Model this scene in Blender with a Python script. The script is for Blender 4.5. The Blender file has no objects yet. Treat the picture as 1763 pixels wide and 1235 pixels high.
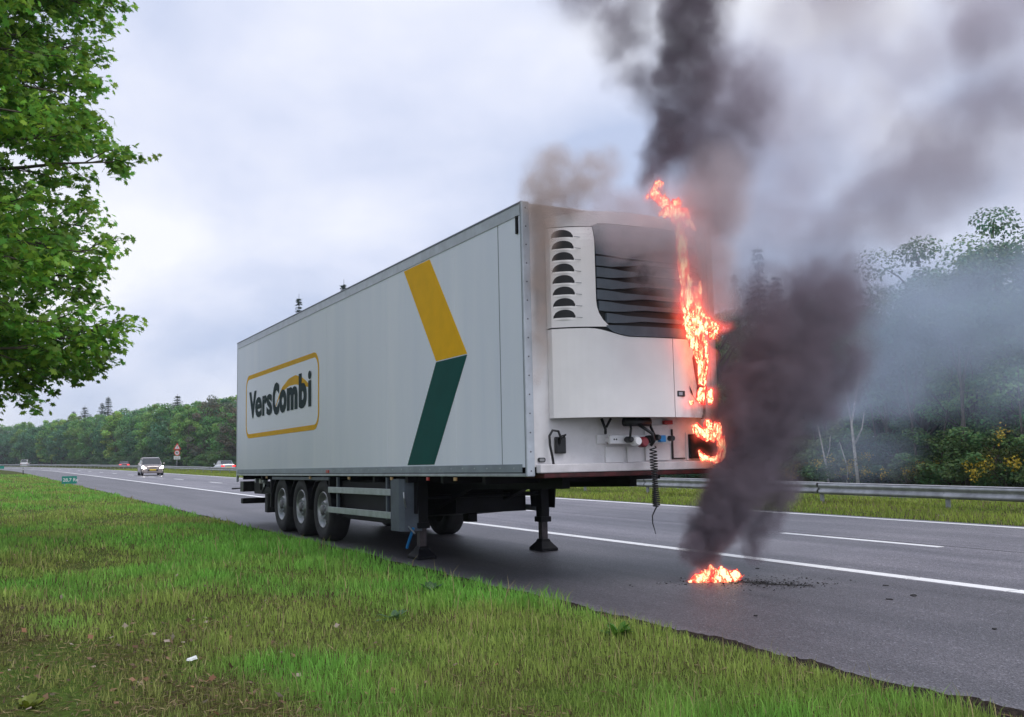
import bpy, math, random
import numpy as np
from mathutils import Vector, Matrix
S = bpy.context.scene
COL = S.collection
rnd = random.Random(7)
rng = np.random.default_rng(7)

# ------------------------------------------------------------------ camera
cam = bpy.data.objects.new('camera', bpy.data.cameras.new('camera'))
COL.objects.link(cam)
S.camera = cam
cam.data.sensor_width = 36.0
cam.data.lens = 36.0 * 1728.5 / 1763.0
cam.data.clip_start = 0.05
cam.data.clip_end = 6000.0
Fv = Vector((-0.87850139, 0.46849711, 0.09351874)); Rv = Vector((0.46921289, 0.88294812, -0.01555268)); Uv = Rv.cross(Fv)
M = Matrix((Rv, Uv, -Fv)).transposed().to_4x4()
M.translation = Vector((9.419, -5.201, 1.445))
cam.matrix_world = M

# ------------------------------------------------------------------ sky and light
SUN_EL, SUN_AZ = math.radians(60), math.radians(22)      # direction towards the sun: azimuth from +x to +y
W = bpy.data.worlds.new('World'); S.world = W; W.use_nodes = True
nt = W.node_tree; N = nt.nodes; LK = nt.links; N.clear()
def nd(tree, kind, **kw):
    n = tree.nodes.new(kind)
    for k, v in kw.items():
        if k.startswith('i_'): n.inputs[k[2:].replace('_', ' ')].default_value = v
        elif k.startswith('n'): n.inputs[int(k[1:])].default_value = v
        else: setattr(n, k, v)
    return n
out = nd(nt, 'ShaderNodeOutputWorld'); bg = nd(nt, 'ShaderNodeBackground', n1=1.0)
LK.new(bg.outputs[0], out.inputs[0])
sky = nd(nt, 'ShaderNodeTexSky', sky_type='NISHITA', sun_disc=False, sun_elevation=SUN_EL, sun_rotation=math.radians(90) - SUN_AZ)
skys = nd(nt, 'ShaderNodeVectorMath', operation='SCALE'); skys.inputs['Scale'].default_value = 0.08
LK.new(sky.outputs[0], skys.inputs[0])
tc = nd(nt, 'ShaderNodeTexCoord'); sp = nd(nt, 'ShaderNodeSeparateXYZ'); LK.new(tc.outputs['Generated'], sp.inputs[0])
zz = nd(nt, 'ShaderNodeMath', operation='MAXIMUM', n1=0.0); LK.new(sp.outputs[2], zz.inputs[0])
za = nd(nt, 'ShaderNodeMath', operation='ADD', n1=0.45); LK.new(zz.outputs[0], za.inputs[0])
dv = nd(nt, 'ShaderNodeVectorMath', operation='DIVIDE'); LK.new(tc.outputs['Generated'], dv.inputs[0])
cz = nd(nt, 'ShaderNodeCombineXYZ'); 
for i in range(3): LK.new(za.outputs[0], cz.inputs[i])
LK.new(cz.outputs[0], dv.inputs[1])
c1 = nd(nt, 'ShaderNodeTexNoise', i_Scale=1.7, i_Detail=6.0, i_Roughness=0.5, i_Distortion=0.3); LK.new(dv.outputs[0], c1.inputs['Vector'])
r1 = nd(nt, 'ShaderNodeValToRGB'); LK.new(c1.outputs[0], r1.inputs[0])
e = r1.color_ramp.elements; e[0].position = .36; e[0].color = (.46, .53, .72, 1); e[1].position = .62; e[1].color = (.85, .86, .91, 1)
m_ = e.new(.49); m_.color = (.66, .70, .85, 1)
mx = nd(nt, 'ShaderNodeMix', data_type='RGBA'); mx.inputs[0].default_value = 0.93
LK.new(skys.outputs[0], mx.inputs[6]); LK.new(r1.outputs[0], mx.inputs[7])
LK.new(mx.outputs[2], bg.inputs[0])

sun = bpy.data.objects.new('sun', bpy.data.lights.new('sun', 'SUN')); COL.objects.link(sun)
sun.data.energy = 1.5; sun.data.angle = math.radians(35); sun.data.color = (1, .97, .93)
sd = Vector((math.cos(SUN_EL) * math.cos(SUN_AZ), math.cos(SUN_EL) * math.sin(SUN_AZ), math.sin(SUN_EL)))
sun.rotation_euler = sd.to_track_quat('Z', 'Y').to_euler(); sun.location = (20, 15, 40)
vs = S.view_settings; vs.view_transform = 'Standard'; vs.look = 'None'; vs.exposure = 0.3; vs.gamma = 1.0
S.cycles.use_denoising = True
S.cycles.volume_bounces = 1
S.cycles.max_bounces = 6
S.cycles.transparent_max_bounces = 12
S.cycles.use_adaptive_sampling = True

HAZE = .00028
# ------------------------------------------------------------------ helpers
def mat(name, col, rough=.6, metal=0., spec=.5, var=.0, vscale=5., vcol=None, bump=0., bscale=40., emit=None, es=0., attr=None, trans=0., coat=0.):
    m = bpy.data.materials.new(name); m.use_nodes = True; t = m.node_tree; b = t.nodes['Principled BSDF']
    b.inputs['Base Color'].default_value = (*col, 1); b.inputs['Roughness'].default_value = rough; b.inputs['Metallic'].default_value = metal
    b.inputs['Specular IOR Level'].default_value = spec; b.inputs['Coat Weight'].default_value = coat
    src = None
    g = t.nodes.new('ShaderNodeTexCoord')
    if var or vcol:
        nz = nd(t, 'ShaderNodeTexNoise', i_Scale=vscale, i_Detail=6.0, i_Roughness=.6); t.links.new(g.outputs['Object'], nz.inputs['Vector'])
        rp = nd(t, 'ShaderNodeValToRGB'); t.links.new(nz.outputs[0], rp.inputs[0])
        a, c = rp.color_ramp.elements; a.position = .35; c.position = .68
        v2 = vcol or tuple(x * (1 - var) for x in col)
        a.color = (*v2, 1); c.color = (*[min(1, x * (1 + (var if not vcol else 0))) for x in col], 1)
        src = rp.outputs[0]; t.links.new(src, b.inputs['Base Color'])
    if attr:
        at = nd(t, 'ShaderNodeAttribute', attribute_name=attr)
        if src:
            mm = nd(t, 'ShaderNodeMix', data_type='RGBA', blend_type='MULTIPLY'); mm.inputs[0].default_value = 1
            t.links.new(src, mm.inputs[6]); t.links.new(at.outputs['Color'], mm.inputs[7]); src = mm.outputs[2]
        else: src = at.outputs['Color']
        t.links.new(src, b.inputs['Base Color'])
    if bump:
        nb = nd(t, 'ShaderNodeTexNoise', i_Scale=bscale, i_Detail=4.0); t.links.new(g.outputs['Object'], nb.inputs['Vector'])
        bp = nd(t, 'ShaderNodeBump', i_Strength=bump, i_Distance=.02); t.links.new(nb.outputs[0], bp.inputs['Height']); t.links.new(bp.outputs[0], b.inputs['Normal'])
    if emit: b.inputs['Emission Color'].default_value = (*emit, 1); b.inputs['Emission Strength'].default_value = es
    if trans:
        tr = nd(t, 'ShaderNodeBsdfTranslucent'); ms = nd(t, 'ShaderNodeMixShader', n0=trans)
        if src: t.links.new(src, tr.inputs[0])
        else: tr.inputs[0].default_value = (*col, 1)
        o = t.nodes['Material Output']; t.links.new(b.outputs[0], ms.inputs[1]); t.links.new(tr.outputs[0], ms.inputs[2]); t.links.new(ms.outputs[0], o.inputs[0])
    return m

def tag(o, label=None, cat=None, group=None, kind=None):
    if label: o['label'] = label
    if cat: o['category'] = cat
    if group: o['group'] = group
    if kind: o['kind'] = kind
    return o
def link(name, me, m=None, parent=None):
    if m is not None and not me.materials: me.materials.append(m)
    o = bpy.data.objects.new(name, me); COL.objects.link(o)
    if parent: o.parent = parent
    return o
def empty(name, loc=(0, 0, 0), rz=0):
    o = bpy.data.objects.new(name, None); COL.objects.link(o); o.location = loc; o.rotation_euler = (0, 0, rz); o.empty_display_size = .2
    return o
def copy_tree(o, parent=None):
    c = o.copy(); COL.objects.link(c)
    if parent: c.parent = parent
    for ch in list(o.children): copy_tree(ch, c)
    return c
def arr_mesh(name, V, F, m=None, col=None, smooth=False):
    """mesh from numpy: V (n,3), F (m,k) of one face size; col (n,3) per-vertex tint"""
    me = bpy.data.meshes.new(name); V = np.ascontiguousarray(V, np.float32); F = np.ascontiguousarray(F, np.int32); k = F.shape[1]
    me.vertices.add(len(V)); me.vertices.foreach_set('co', V.ravel())
    me.loops.add(F.size); me.loops.foreach_set('vertex_index', F.ravel())
    me.polygons.add(len(F)); me.polygons.foreach_set('loop_start', np.arange(len(F), dtype=np.int32) * k)
    if smooth: me.polygons.foreach_set('use_smooth', np.ones(len(F), bool))
    if col is not None:
        a = me.attributes.new('tint', 'FLOAT_COLOR', 'POINT'); c4 = np.ones((len(V), 4), np.float32); c4[:, :3] = col; a.data.foreach_set('color', c4.ravel())
    me.update(calc_edges=True); me.validate()
    if m: me.materials.append(m)
    return me

class MB:
    def __init__(s, off=(0, 0, 0)): s.v = []; s.f = []; s.off = off
    def add(s, vs, fs):
        n = len(s.v); ox, oy, oz = s.off
        s.v += [(a + ox, b + oy, c + oz) for a, b, c in vs]; s.f += [[i + n for i in f] for f in fs]; return s
    def box(s, x0, y0, z0, x1, y1, z1):
        vs = [(x, y, z) for z in (z0, z1) for y in (y0, y1) for x in (x0, x1)]
        return s.add(vs, [(0, 2, 3, 1), (4, 5, 7, 6), (0, 1, 5, 4), (2, 6, 7, 3), (0, 4, 6, 2), (1, 3, 7, 5)])
    def prism(s, poly, axis, a, b):
        """poly of 2-d points extruded along axis from a to b"""
        def P(p, t): return (t, p[0], p[1]) if axis == 'x' else (p[0], t, p[1]) if axis == 'y' else (p[0], p[1], t)
        n = len(poly)
        return s.add([P(p, a) for p in poly] + [P(p, b) for p in poly], [list(range(n))[::-1], list(range(n, 2 * n))] + [(i, (i + 1) % n, n + (i + 1) % n, n + i) for i in range(n)])
    def tube(s, pts, r, n=8, cap=True):
        pts = [Vector(p) for p in pts]; R = r if isinstance(r, (list, tuple)) else [r] * len(pts); vs = []; up = None
        for i, p in enumerate(pts):
            d = (pts[min(i + 1, len(pts) - 1)] - pts[max(i - 1, 0)]).normalized()
            if up is None: up = d.orthogonal().normalized()
            up = (up - d * up.dot(d)); up = up.normalized() if up.length > 1e-6 else d.orthogonal().normalized()
            sd_ = d.cross(up)
            for k in range(n): a = 2 * math.pi * k / n; vs.append(tuple(p + (up * math.cos(a) + sd_ * math.sin(a)) * R[i]))
        fs = [(i * n + k, i * n + (k + 1) % n, (i + 1) * n + (k + 1) % n, (i + 1) * n + k) for i in range(len(pts) - 1) for k in range(n)]
        if cap: fs += [list(range(n))[::-1], list(range((len(pts) - 1) * n, len(pts) * n))]
        return s.add(vs, fs)
    def lathe(s, prof, c=(0, 0, 0), axis='y', n=28):
        """prof: (radius, along)"""
        vs = []; m = len(prof)
        for k in range(n):
            a = 2 * math.pi * k / n; ca, sa = math.cos(a), math.sin(a)
            for r, t in prof:
                v = (r * ca, t, r * sa) if axis == 'y' else (r * ca, r * sa, t) if axis == 'z' else (t, r * ca, r * sa)
                vs.append((v[0] + c[0], v[1] + c[1], v[2] + c[2]))
        fs = [(k * m + i, k * m + i + 1, ((k + 1) % n) * m + i + 1, ((k + 1) % n) * m + i) for k in range(n) for i in range(m - 1)]
        return s.add(vs, fs)
    def sheet(s, cols, front, back):
        """cols: list of (u, lo, hi); front(u, z)->point, back(u, z)->point; a curved panel with rims"""
        n = len(cols); R_ = 6; vs = []; fs = []
        for u, lo, hi in cols:
            for j in range(R_): z = lo + (hi - lo) * j / (R_ - 1); vs.append(front(u, z))
        for i in range(n - 1):
            for j in range(R_ - 1): a = i * R_ + j; fs.append((a, a + R_, a + R_ + 1, a + 1))
        ring = [(i, 0) for i in range(n)] + [(n - 1, j) for j in range(1, R_)] + [(i, R_ - 1) for i in range(n - 2, -1, -1)] + [(0, j) for j in range(R_ - 2, 0, -1)]
        b0 = len(vs)
        for i, j in ring: u, lo, hi = cols[i]; vs.append(back(u, lo + (hi - lo) * j / (R_ - 1)))
        for k in range(len(ring)):
            i, j = ring[k]; i2, j2 = ring[(k + 1) % len(ring)]
            fs.append((i * R_ + j, b0 + k, b0 + (k + 1) % len(ring), i2 * R_ + j2))
        return s.add(vs, fs)
    def mesh(s, name, m=None, smooth=False):
        me = bpy.data.meshes.new(name); me.from_pydata(s.v, [], s.f); me.update()
        if smooth: me.polygons.foreach_set('use_smooth', [True] * len(me.polygons))
        if m: me.materials.append(m)
        return me
    def build(s, name, m, parent=None, bevel=0, smooth=False, fix=True):
        me = s.mesh(name, m, smooth)
        if fix:
            import bmesh
            b = bmesh.new(); b.from_mesh(me); bmesh.ops.recalc_face_normals(b, faces=b.faces); b.to_mesh(me); b.free()
        o = link(name, me, None, parent)
        if bevel:
            d = o.modifiers.new('bevel', 'BEVEL'); d.width = bevel; d.segments = 2; d.limit_method = 'ANGLE'
        return o

# the motorway bends gently in the distance
def shift(x): return -4.2e-4 * max(0., -x - 110) ** 2
def shift_np(x): return -4.2e-4 * np.maximum(0., -x - 110) ** 2

# ------------------------------------------------------------------ ground, road, markings
GY = [-1500, -400, -120, -60, -35, -22, -16, -12, -9, -7, -5.5, -4.2, -3.2, -2.2, -1.4, -.8, -.45, -.22, -.1, 0, 11.2, 11.5, 12.2, 13.2, 14.2, 15, 16, 17, 18, 18.6, 19.2, 26.6, 27.5, 30, 33, 38, 46, 60, 100, 250, 600, 1500]
def gz(y, x=0):
    """height of the terrain; y measured across the motorway"""
    if y < -.1: 
        t = min(1, (-.1 - y) / 1.2)
        return .05 * t + .035 * math.sin(x * .8 + y) * min(1, (-y) / 2) + .03 * math.sin(y * 1.7 + x * .35) * min(1, -y / 3) + (.004 if y > -.3 else .02)
    if y <= 11.3: return -.04
    if y < 18.7: return -.03 + .015 * math.sin(x * 1.1 + y * 2)
    if y < 27: return -.44
    if y < 31: return -.4 + .03 * math.sin(x + y)
    return -.35 + .15 * math.sin(x * .21 + y * .3)
xs = np.concatenate([[-2500, -1600, -1100, -800, -600], np.arange(-500, -60, 10), np.arange(-60, -12, 2), np.arange(-12, 14, .5), np.arange(14, 60, 4), [80, 150, 300, 700, 1500]])
V = [(x, y + (shift(x) if x > -700 else shift(-700)), gz(y, x)) for x in xs for y in GY]
ny = len(GY); F = [(i * ny + j, (i + 1) * ny + j, (i + 1) * ny + j + 1, i * ny + j + 1) for i in range(len(xs) - 1) for j in range(ny - 1)]
g_mat = bpy.data.materials.new('turf_soil'); g_mat.use_nodes = True; t = g_mat.node_tree; b = t.nodes['Principled BSDF']; b.inputs['Roughness'].default_value = .95; b.inputs['Specular IOR Level'].default_value = .1
g = t.nodes.new('ShaderNodeTexCoord')
n1 = nd(t, 'ShaderNodeTexNoise', i_Scale=.55, i_Detail=7.0, i_Roughness=.62); t.links.new(g.outputs['Object'], n1.inputs[0])
n2 = nd(t, 'ShaderNodeTexNoise', i_Scale=22.0, i_Detail=5.0, i_Roughness=.7); t.links.new(g.outputs['Object'], n2.inputs[0])
ra = nd(t, 'ShaderNodeValToRGB'); t.links.new(n1.outputs[0], ra.inputs[0])
e = ra.color_ramp.elements; e[0].position = .38; e[0].color = (.07, .055, .028, 1); e[1].position = .62; e[1].color = (.075, .13, .022, 1); q = e.new(.5); q.color = (.08, .095, .025, 1)
rb = nd(t, 'ShaderNodeValToRGB'); t.links.new(n2.outputs[0], rb.inputs[0]); e = rb.color_ramp.elements; e[0].position = .3; e[0].color = (.45, .42, .4, 1); e[1].position = .7; e[1].color = (1.25, 1.25, 1.1, 1)
mm = nd(t, 'ShaderNodeMix', data_type='RGBA', blend_type='MULTIPLY'); mm.inputs[0].default_value = 1; t.links.new(ra.outputs[0], mm.inputs[6]); t.links.new(rb.outputs[0], mm.inputs[7]); t.links.new(mm.outputs[2], b.inputs['Base Color'])
bp = nd(t, 'ShaderNodeBump', i_Strength=.8, i_Distance=.05); t.links.new(n2.outputs[0], bp.inputs['Height']); t.links.new(bp.outputs[0], b.inputs['Normal'])
ground = link('ground', arr_mesh('ground', np.array(V), np.array(F), g_mat, smooth=True)); tag(ground, kind='structure')

# asphalt
a_mat = bpy.data.materials.new('asphalt'); a_mat.use_nodes = True; t = a_mat.node_tree; b = t.nodes['Principled BSDF']
g = t.nodes.new('ShaderNodeTexCoord')
def noise(sc, det=3., ro=.6, vec=None):
    n = nd(t, 'ShaderNodeTexNoise', i_Scale=sc, i_Detail=det, i_Roughness=ro); t.links.new(vec or g.outputs['Object'], n.inputs[0]); return n.outputs[0]
def ramp(src, stops):
    r = nd(t, 'ShaderNodeValToRGB'); t.links.new(src, r.inputs[0]); el = r.color_ramp.elements
    el[0].position, el[0].color = stops[0][0], (*stops[0][1], 1); el[1].position, el[1].color = stops[-1][0], (*stops[-1][1], 1)
    for p_, c_ in stops[1:-1]: k = el.new(p_); k.color = (*c_, 1)
    return r.outputs[0]
def mul(a_, b_, f=1., bt='MULTIPLY'):
    m = nd(t, 'ShaderNodeMix', data_type='RGBA', blend_type=bt); m.inputs[0].default_value = f; t.links.new(a_, m.inputs[6]); t.links.new(b_, m.inputs[7]); return m.outputs[2]
vor = nd(t, 'ShaderNodeTexVoronoi', i_Scale=75.0); t.links.new(g.outputs['Object'], vor.inputs[0])
agg = ramp(vor.outputs['Color'], [(.0, (.06, .057, .066)), (.45, (.115, .11, .125)), (.86, (.19, .185, .205)), (1., (.46, .46, .5))])
ys = nd(t, 'ShaderNodeSeparateXYZ'); t.links.new(g.outputs['Object'], ys.inputs[0])
mp = nd(t, 'ShaderNodeMapping'); mp.inputs['Scale'].default_value = (.06, 1.3, 1); t.links.new(g.outputs['Object'], mp.inputs[0])
streak = ramp(noise(1., 4., .6, mp.outputs[0]), [(.35, (.72, .72, .73)), (.65, (1.2, 1.18, 1.18))])
blot = ramp(noise(.35, 6., .65), [(.35, (.8, .8, .82)), (.62, (1.12, 1.1, 1.1))])
fine = ramp(noise(160., 2., .5), [(.35, (.72, .72, .72)), (.68, (1.25, 1.25, 1.27))])
shy = nd(t, 'ShaderNodeMapRange', n1=3.7, n2=4.1, n3=.78, n4=1.4); t.links.new(ys.outputs[1], shy.inputs[0])
cmb = nd(t, 'ShaderNodeCombineColor'); [t.links.new(shy.outputs[0], cmb.inputs[k]) for k in range(3)]
col = mul(mul(mul(mul(agg, streak), blot), fine), cmb.outputs[0])
t.links.new(col, b.inputs['Base Color']); b.inputs['Roughness'].default_value = .48; b.inputs['Specular IOR Level'].default_value = .7
bp = nd(t, 'ShaderNodeBump', i_Strength=.75, i_Distance=.008); t.links.new(vor.outputs['Distance'], bp.inputs['Height']); t.links.new(bp.outputs[0], b.inputs['Normal'])
def ribbon(name, y0, y1, z, x0, x1, m, parent=None, step=None, kind=None, wob=0.):
    X = [x for x in sorted(set([x0, x1] + list(np.arange(x0, x1, step or 8))))]
    V = [(x, y + shift(x) + (wob * (rnd.random() - .5) if k == 0 else 0), z) for x in X for k, y in enumerate((y0, y1))]
    F = [(2 * i, 2 * i + 2, 2 * i + 3, 2 * i + 1) for i in range(len(X) - 1)]
    o = link(name, arr_mesh(name, np.array(V), np.array(F), m), None, parent)
    if kind: o['kind'] = kind
    return o
road = ribbon('road', -.2, 11.3, 0, -600, 120, a_mat, step=.4 if False else 6, kind='structure')
ribbon('opposite_road', 19.3, 26.6, -.41, -600, 120, a_mat, kind='structure', step=6)
w_mat = mat('road_paint', (.88, .88, .88), .55, var=.06, vscale=9, bump=.2, bscale=120)
marks = bpy.data.objects.new('road_markings', None); COL.objects.link(marks); marks['kind'] = 'structure'
ribbon('edge_line', 3.83, 4.03, .004, -600, -20.02, w_mat, marks, 6)
seg = MB().box(-.6, -.1, 0, .572, .1, .007).mesh('edge_line_segment', w_mat)
x = -19.4
while x < 60:
    o = link('edge_line_segment', seg, None, marks); o.location = (x, 3.93 + rnd.uniform(-.004, .004), .001); o.rotation_euler.z = rnd.uniform(-.002, .002); x += 1.2
ribbon('median_edge_line', 10.84, 11.04, .004, -600, 100, w_mat, marks, 6)
ds = MB().box(-1.6, -.075, 0, 1.6, .075, .006).mesh('lane_dash', w_mat)
for k in range(-6, 45):
    x = -2.2 - 12 * k
    o = link('lane_dash', ds, None, marks); o.location = (x, 7.06 + shift(x), .001)
ribbon('far_edge_line', 19.5, 19.65, -.405, -600, 60, w_mat, marks, 6); ribbon('far_shoulder_line', 26.2, 26.4, -.405, -600, 60, w_mat, marks, 6)
tar = mat('tar_seam', (.03, .03, .032), .5, var=.2, vscale=30)
ribbon('tar_seam', 7.25, 7.29, .0025, -400, 60, tar, marks, 3)

# rough soil lip along the asphalt edge
so = mat('soil', (.026, .019, .015), .95, spec=.1, var=.6, vscale=26, bump=.8, bscale=50)
X = np.concatenate([np.arange(-60, -8, .5), np.arange(-8, 12, .06)]); V = []; prof = [(-.6, .02), (-.48, .03), (-.38, .04), (-.3, .04), (-.24, .025), (-.2, .012), (-.16, -.01)]
for x in X:
    w1 = .035 * math.sin(x * 2.3) + .03 * math.sin(x * 5.9 + 1) + rnd.uniform(-.035, .035)
    for j, (yy, z_) in enumerate(prof): V.append((x + rnd.uniform(-.02, .02), yy + w1 * (1 if 0 < j else .2) + rnd.uniform(-.02, .02), max(-.02, z_ * (.75 + .5 * rnd.random()))))
k = len(prof); F = [(i * k + j, (i + 1) * k + j, (i + 1) * k + j + 1, i * k + j + 1) for i in range(len(X) - 1) for j in range(k - 1)]
tag(link('soil_edge', arr_mesh('soil_edge', np.array(V), np.array(F), so)), kind='structure')

# ------------------------------------------------------------------ the trailer
# trailer coordinates: x 0 at the front wall and -13.6 at the rear, y 0 near side to 2.6 far side, z 0 at the lower rail; raised at the nose
ZB = 1.0307; OFF = (13.6, 0, ZB); H = 2.997; TILT = .0116
def TM(): return MB(OFF)
def lz(x, zw): return zw - ZB - TILT * (x + 13.6)
trailer = empty('semi_trailer', (-13.6, 0, 0)); trailer.rotation_euler = (0, -TILT, 0)
tag(trailer, 'white refrigerated semi trailer standing uncoupled on its landing legs on the hard shoulder', 'trailer')
white = bpy.data.materials.new('trailer_white'); white.use_nodes = True; t = white.node_tree; b = t.nodes['Principled BSDF']
g = t.nodes.new('ShaderNodeTexCoord')
sxyz = nd(t, 'ShaderNodeSeparateXYZ'); t.links.new(g.outputs['Object'], sxyz.inputs[0])
mp = nd(t, 'ShaderNodeMapping'); mp.inputs['Scale'].default_value = (1.6, 1.6, .12); t.links.new(g.outputs['Object'], mp.inputs[0])
base = ramp(noise(1.2, 6., .65, mp.outputs[0]), [(.3, (.74, .80, .91)), (.7, (.84, .88, .96))])
low = nd(t, 'ShaderNodeMapRange', n1=2.4, n2=1.0, n3=0., n4=.55); t.links.new(sxyz.outputs[2], low.inputs[0])
rear = nd(t, 'ShaderNodeMapRange', n1=9., n2=0., n3=0., n4=.8); t.links.new(sxyz.outputs[0], rear.inputs[0])
ml = nd(t, 'ShaderNodeMath', operation='MULTIPLY'); t.links.new(low.outputs[0], ml.inputs[0]); t.links.new(rear.outputs[0], ml.inputs[1])
dirt = nd(t, 'ShaderNodeMix', data_type='RGBA'); t.links.new(ml.outputs[0], dirt.inputs[0]); t.links.new(base, dirt.inputs[6]); dirt.inputs[7].default_value = (.33, .35, .30, 1)
t.links.new(dirt.outputs[2], b.inputs['Base Color']); b.inputs['Roughness'].default_value = .38; b.inputs['Specular IOR Level'].default_value = .45
frontw = bpy.data.materials.new('front_wall_white'); frontw.use_nodes = True; t = frontw.node_tree; b = t.nodes['Principled BSDF']
g = t.nodes.new('ShaderNodeTexCoord'); sxyz = nd(t, 'ShaderNodeSeparateXYZ'); t.links.new(g.outputs['Object'], sxyz.inputs[0])
base = ramp(noise(2.5, 6., .65), [(.3, (.70, .68, .70)), (.7, (.80, .79, .81))])
f1 = nd(t, 'ShaderNodeMapRange', n1=2.0, n2=3.1, n3=0., n4=1.); t.links.new(sxyz.outputs[1], f1.inputs[0])
nn = noise(4., 5., .6); f2 = nd(t, 'ShaderNodeMath', operation='MULTIPLY_ADD', n1=.9, n2=-.45); t.links.new(nn, f2.inputs[0])
f3 = nd(t, 'ShaderNodeMath', operation='ADD', use_clamp=True); t.links.new(f1.outputs[0], f3.inputs[0]); t.links.new(f2.outputs[0], f3.inputs[1])
g1 = nd(t, 'ShaderNodeMapRange', n1=.36, n2=.22, n3=0., n4=1.); t.links.new(sxyz.outputs[1], g1.inputs[0]); g1b = nd(t, 'ShaderNodeMapRange', n1=.085, n2=.16, n3=0., n4=1.); t.links.new(sxyz.outputs[1], g1b.inputs[0])
g2 = nd(t, 'ShaderNodeMapRange', n1=2.2, n2=2.9, n3=0., n4=1.); t.links.new(sxyz.outputs[2], g2.inputs[0]); g3 = nd(t, 'ShaderNodeMapRange', n1=4.1, n2=3.2, n3=.25, n4=1.); t.links.new(sxyz.outputs[2], g3.inputs[0])
def mth(op, a_, b_):
    m_q = nd(t, 'ShaderNodeMath', operation=op, use_clamp=True); t.links.new(a_, m_q.inputs[0])
    if isinstance(b_, float): m_q.inputs[1].default_value = b_
    else: t.links.new(b_, m_q.inputs[1])
    return m_q.outputs[0]
stn = mth('MULTIPLY', mth('MULTIPLY', mth('MULTIPLY', g1b.outputs[0], g2.outputs[0]), g3.outputs[0]), .62)
soot0 = nd(t, 'ShaderNodeMix', data_type='RGBA'); t.links.new(stn, soot0.inputs[0]); t.links.new(base, soot0.inputs[6]); soot0.inputs[7].default_value = (.11, .075, .06, 1); base = soot0.outputs[2]
soot = nd(t, 'ShaderNodeMix', data_type='RGBA'); t.links.new(f3.outputs[0], soot.inputs[0]); t.links.new(base, soot.inputs[6]); soot.inputs[7].default_value = (.06, .045, .045, 1)
t.links.new(soot.outputs[2], b.inputs['Base Color']); b.inputs['Roughness'].default_value = .45
alu = mat('aluminium', (.42, .45, .49), .38, .75, var=.15, vscale=6)
aluw = mat('painted_rail', (.5, .54, .6), .4, .2, var=.12, vscale=5)
seamm = mat('seam_grey', (.16, .18, .21), .6)  # dark grey of the joints, corner seam and vent lines
black = mat('black_chassis', (.005, .005, .008), .6, spec=.25, var=.5, vscale=4)
blackp = mat('black_plastic', (.015, .015, .018), .45)
rubber = mat('rubber', (.018, .018, .02), .8, var=.35, vscale=9, bump=.2, bscale=30)
rimm = mat('rim_steel', (.33, .34, .35), .42, .75, var=.25, vscale=8)
greyp = mat('grey_guard', (.09, .11, .14), .5, .3, var=.2, vscale=3)
yellow = mat('decal_yellow', (.92, .50, .006), .6, spec=.12, var=.06, vscale=3)
green = mat('decal_green', (.004, .085, .075), .6, spec=.12, var=.08, vscale=3)
dgreen = mat('decal_letter_green', (.003, .03, .035), .6, spec=.1)
unitw = mat('unit_white', (.82, .80, .80), .38, var=.04, vscale=2.5)
t = unitw.node_tree; b = t.nodes['Principled BSDF']; g = t.nodes.new('ShaderNodeTexCoord'); sxyz = nd(t, 'ShaderNodeSeparateXYZ'); t.links.new(g.outputs['Object'], sxyz.inputs[0])
q1 = nd(t, 'ShaderNodeMapRange', n1=1.78, n2=2.2, n3=0., n4=.95); t.links.new(sxyz.outputs[1], q1.inputs[0]); nq = noise(6., 6., .68); q2 = nd(t, 'ShaderNodeMath', operation='MULTIPLY_ADD', n1=2.6, n2=-1.45); t.links.new(nq, q2.inputs[0])
q3 = mth('MULTIPLY', q1.outputs[0], mth('ADD', q2.outputs[0], q1.outputs[0])); oldc = b.inputs['Base Color'].links[0].from_socket
q4 = nd(t, 'ShaderNodeMix', data_type='RGBA'); t.links.new(q3, q4.inputs[0]); t.links.new(oldc, q4.inputs[6]); q4.inputs[7].default_value = (.035, .028, .026, 1); t.links.new(q4.outputs[2], b.inputs['Base Color'])
screen = mat('unit_grille_grey', (.075, .095, .12), .45, var=.15, vscale=5)
screend = mat('unit_grille_black', (.008, .009, .012), .6)
redp = mat('reflector_red', (.45, .02, .02), .3); whitep = mat('lamp_white', (.75, .75, .72), .3); bluep = mat('blue_plastic', (.02, .22, .55), .35)

# body panels
TM().box(-13.55, .0, .1, -.03, .05, H - .02).build('side_panel', white, trailer)
TM().box(-13.55, 2.55, .1, -.03, 2.6, H - .02).build('side_panel', white, trailer)
TM().box(-13.55, .05, .02, -.05, 2.55, .1).build('floor', black, trailer)
TM().box(-13.58, .03, H - .02, -.03, 2.57, H + .005).build('roof', white, trailer, .01)
TM().box(-.05, .05, .1, 0, 2.55, H - .02).build('front_wall', frontw, trailer)
for y0, y1 in ((.05, 1.297), (1.303, 2.55)): 
    d = TM().box(-13.62, y0, .1, -13.57, y1, H - .02).build('rear_door', white, trailer, .005)
    TM().tube([(-13.65, (y0 + y1) / 2, .0), (-13.65, (y0 + y1) / 2, H - .05)], .018).build('locking_bar', alu, d)
for y in (-.004, 2.56): TM().box(-13.62, y, -.14, -13.55, y + .044, H).build('rear_post', aluw, trailer, .006)
for y0, y1 in ((-.008, 0.0), (2.6, 2.608)): TM().box(-13.56, y0, H - .14, -.03, y1, H - .0).build('roof_rail', aluw, trailer, .003)
TM().prism([(-.014, H - .01), (.05, H - .01), (.05, H + .018), (.0, H + .018), (-.014, H + .004)], 'x', -13.6, -.02).build('roof_edge', mat('edge_grey', (.12, .14, .18), .5), trailer)
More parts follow.
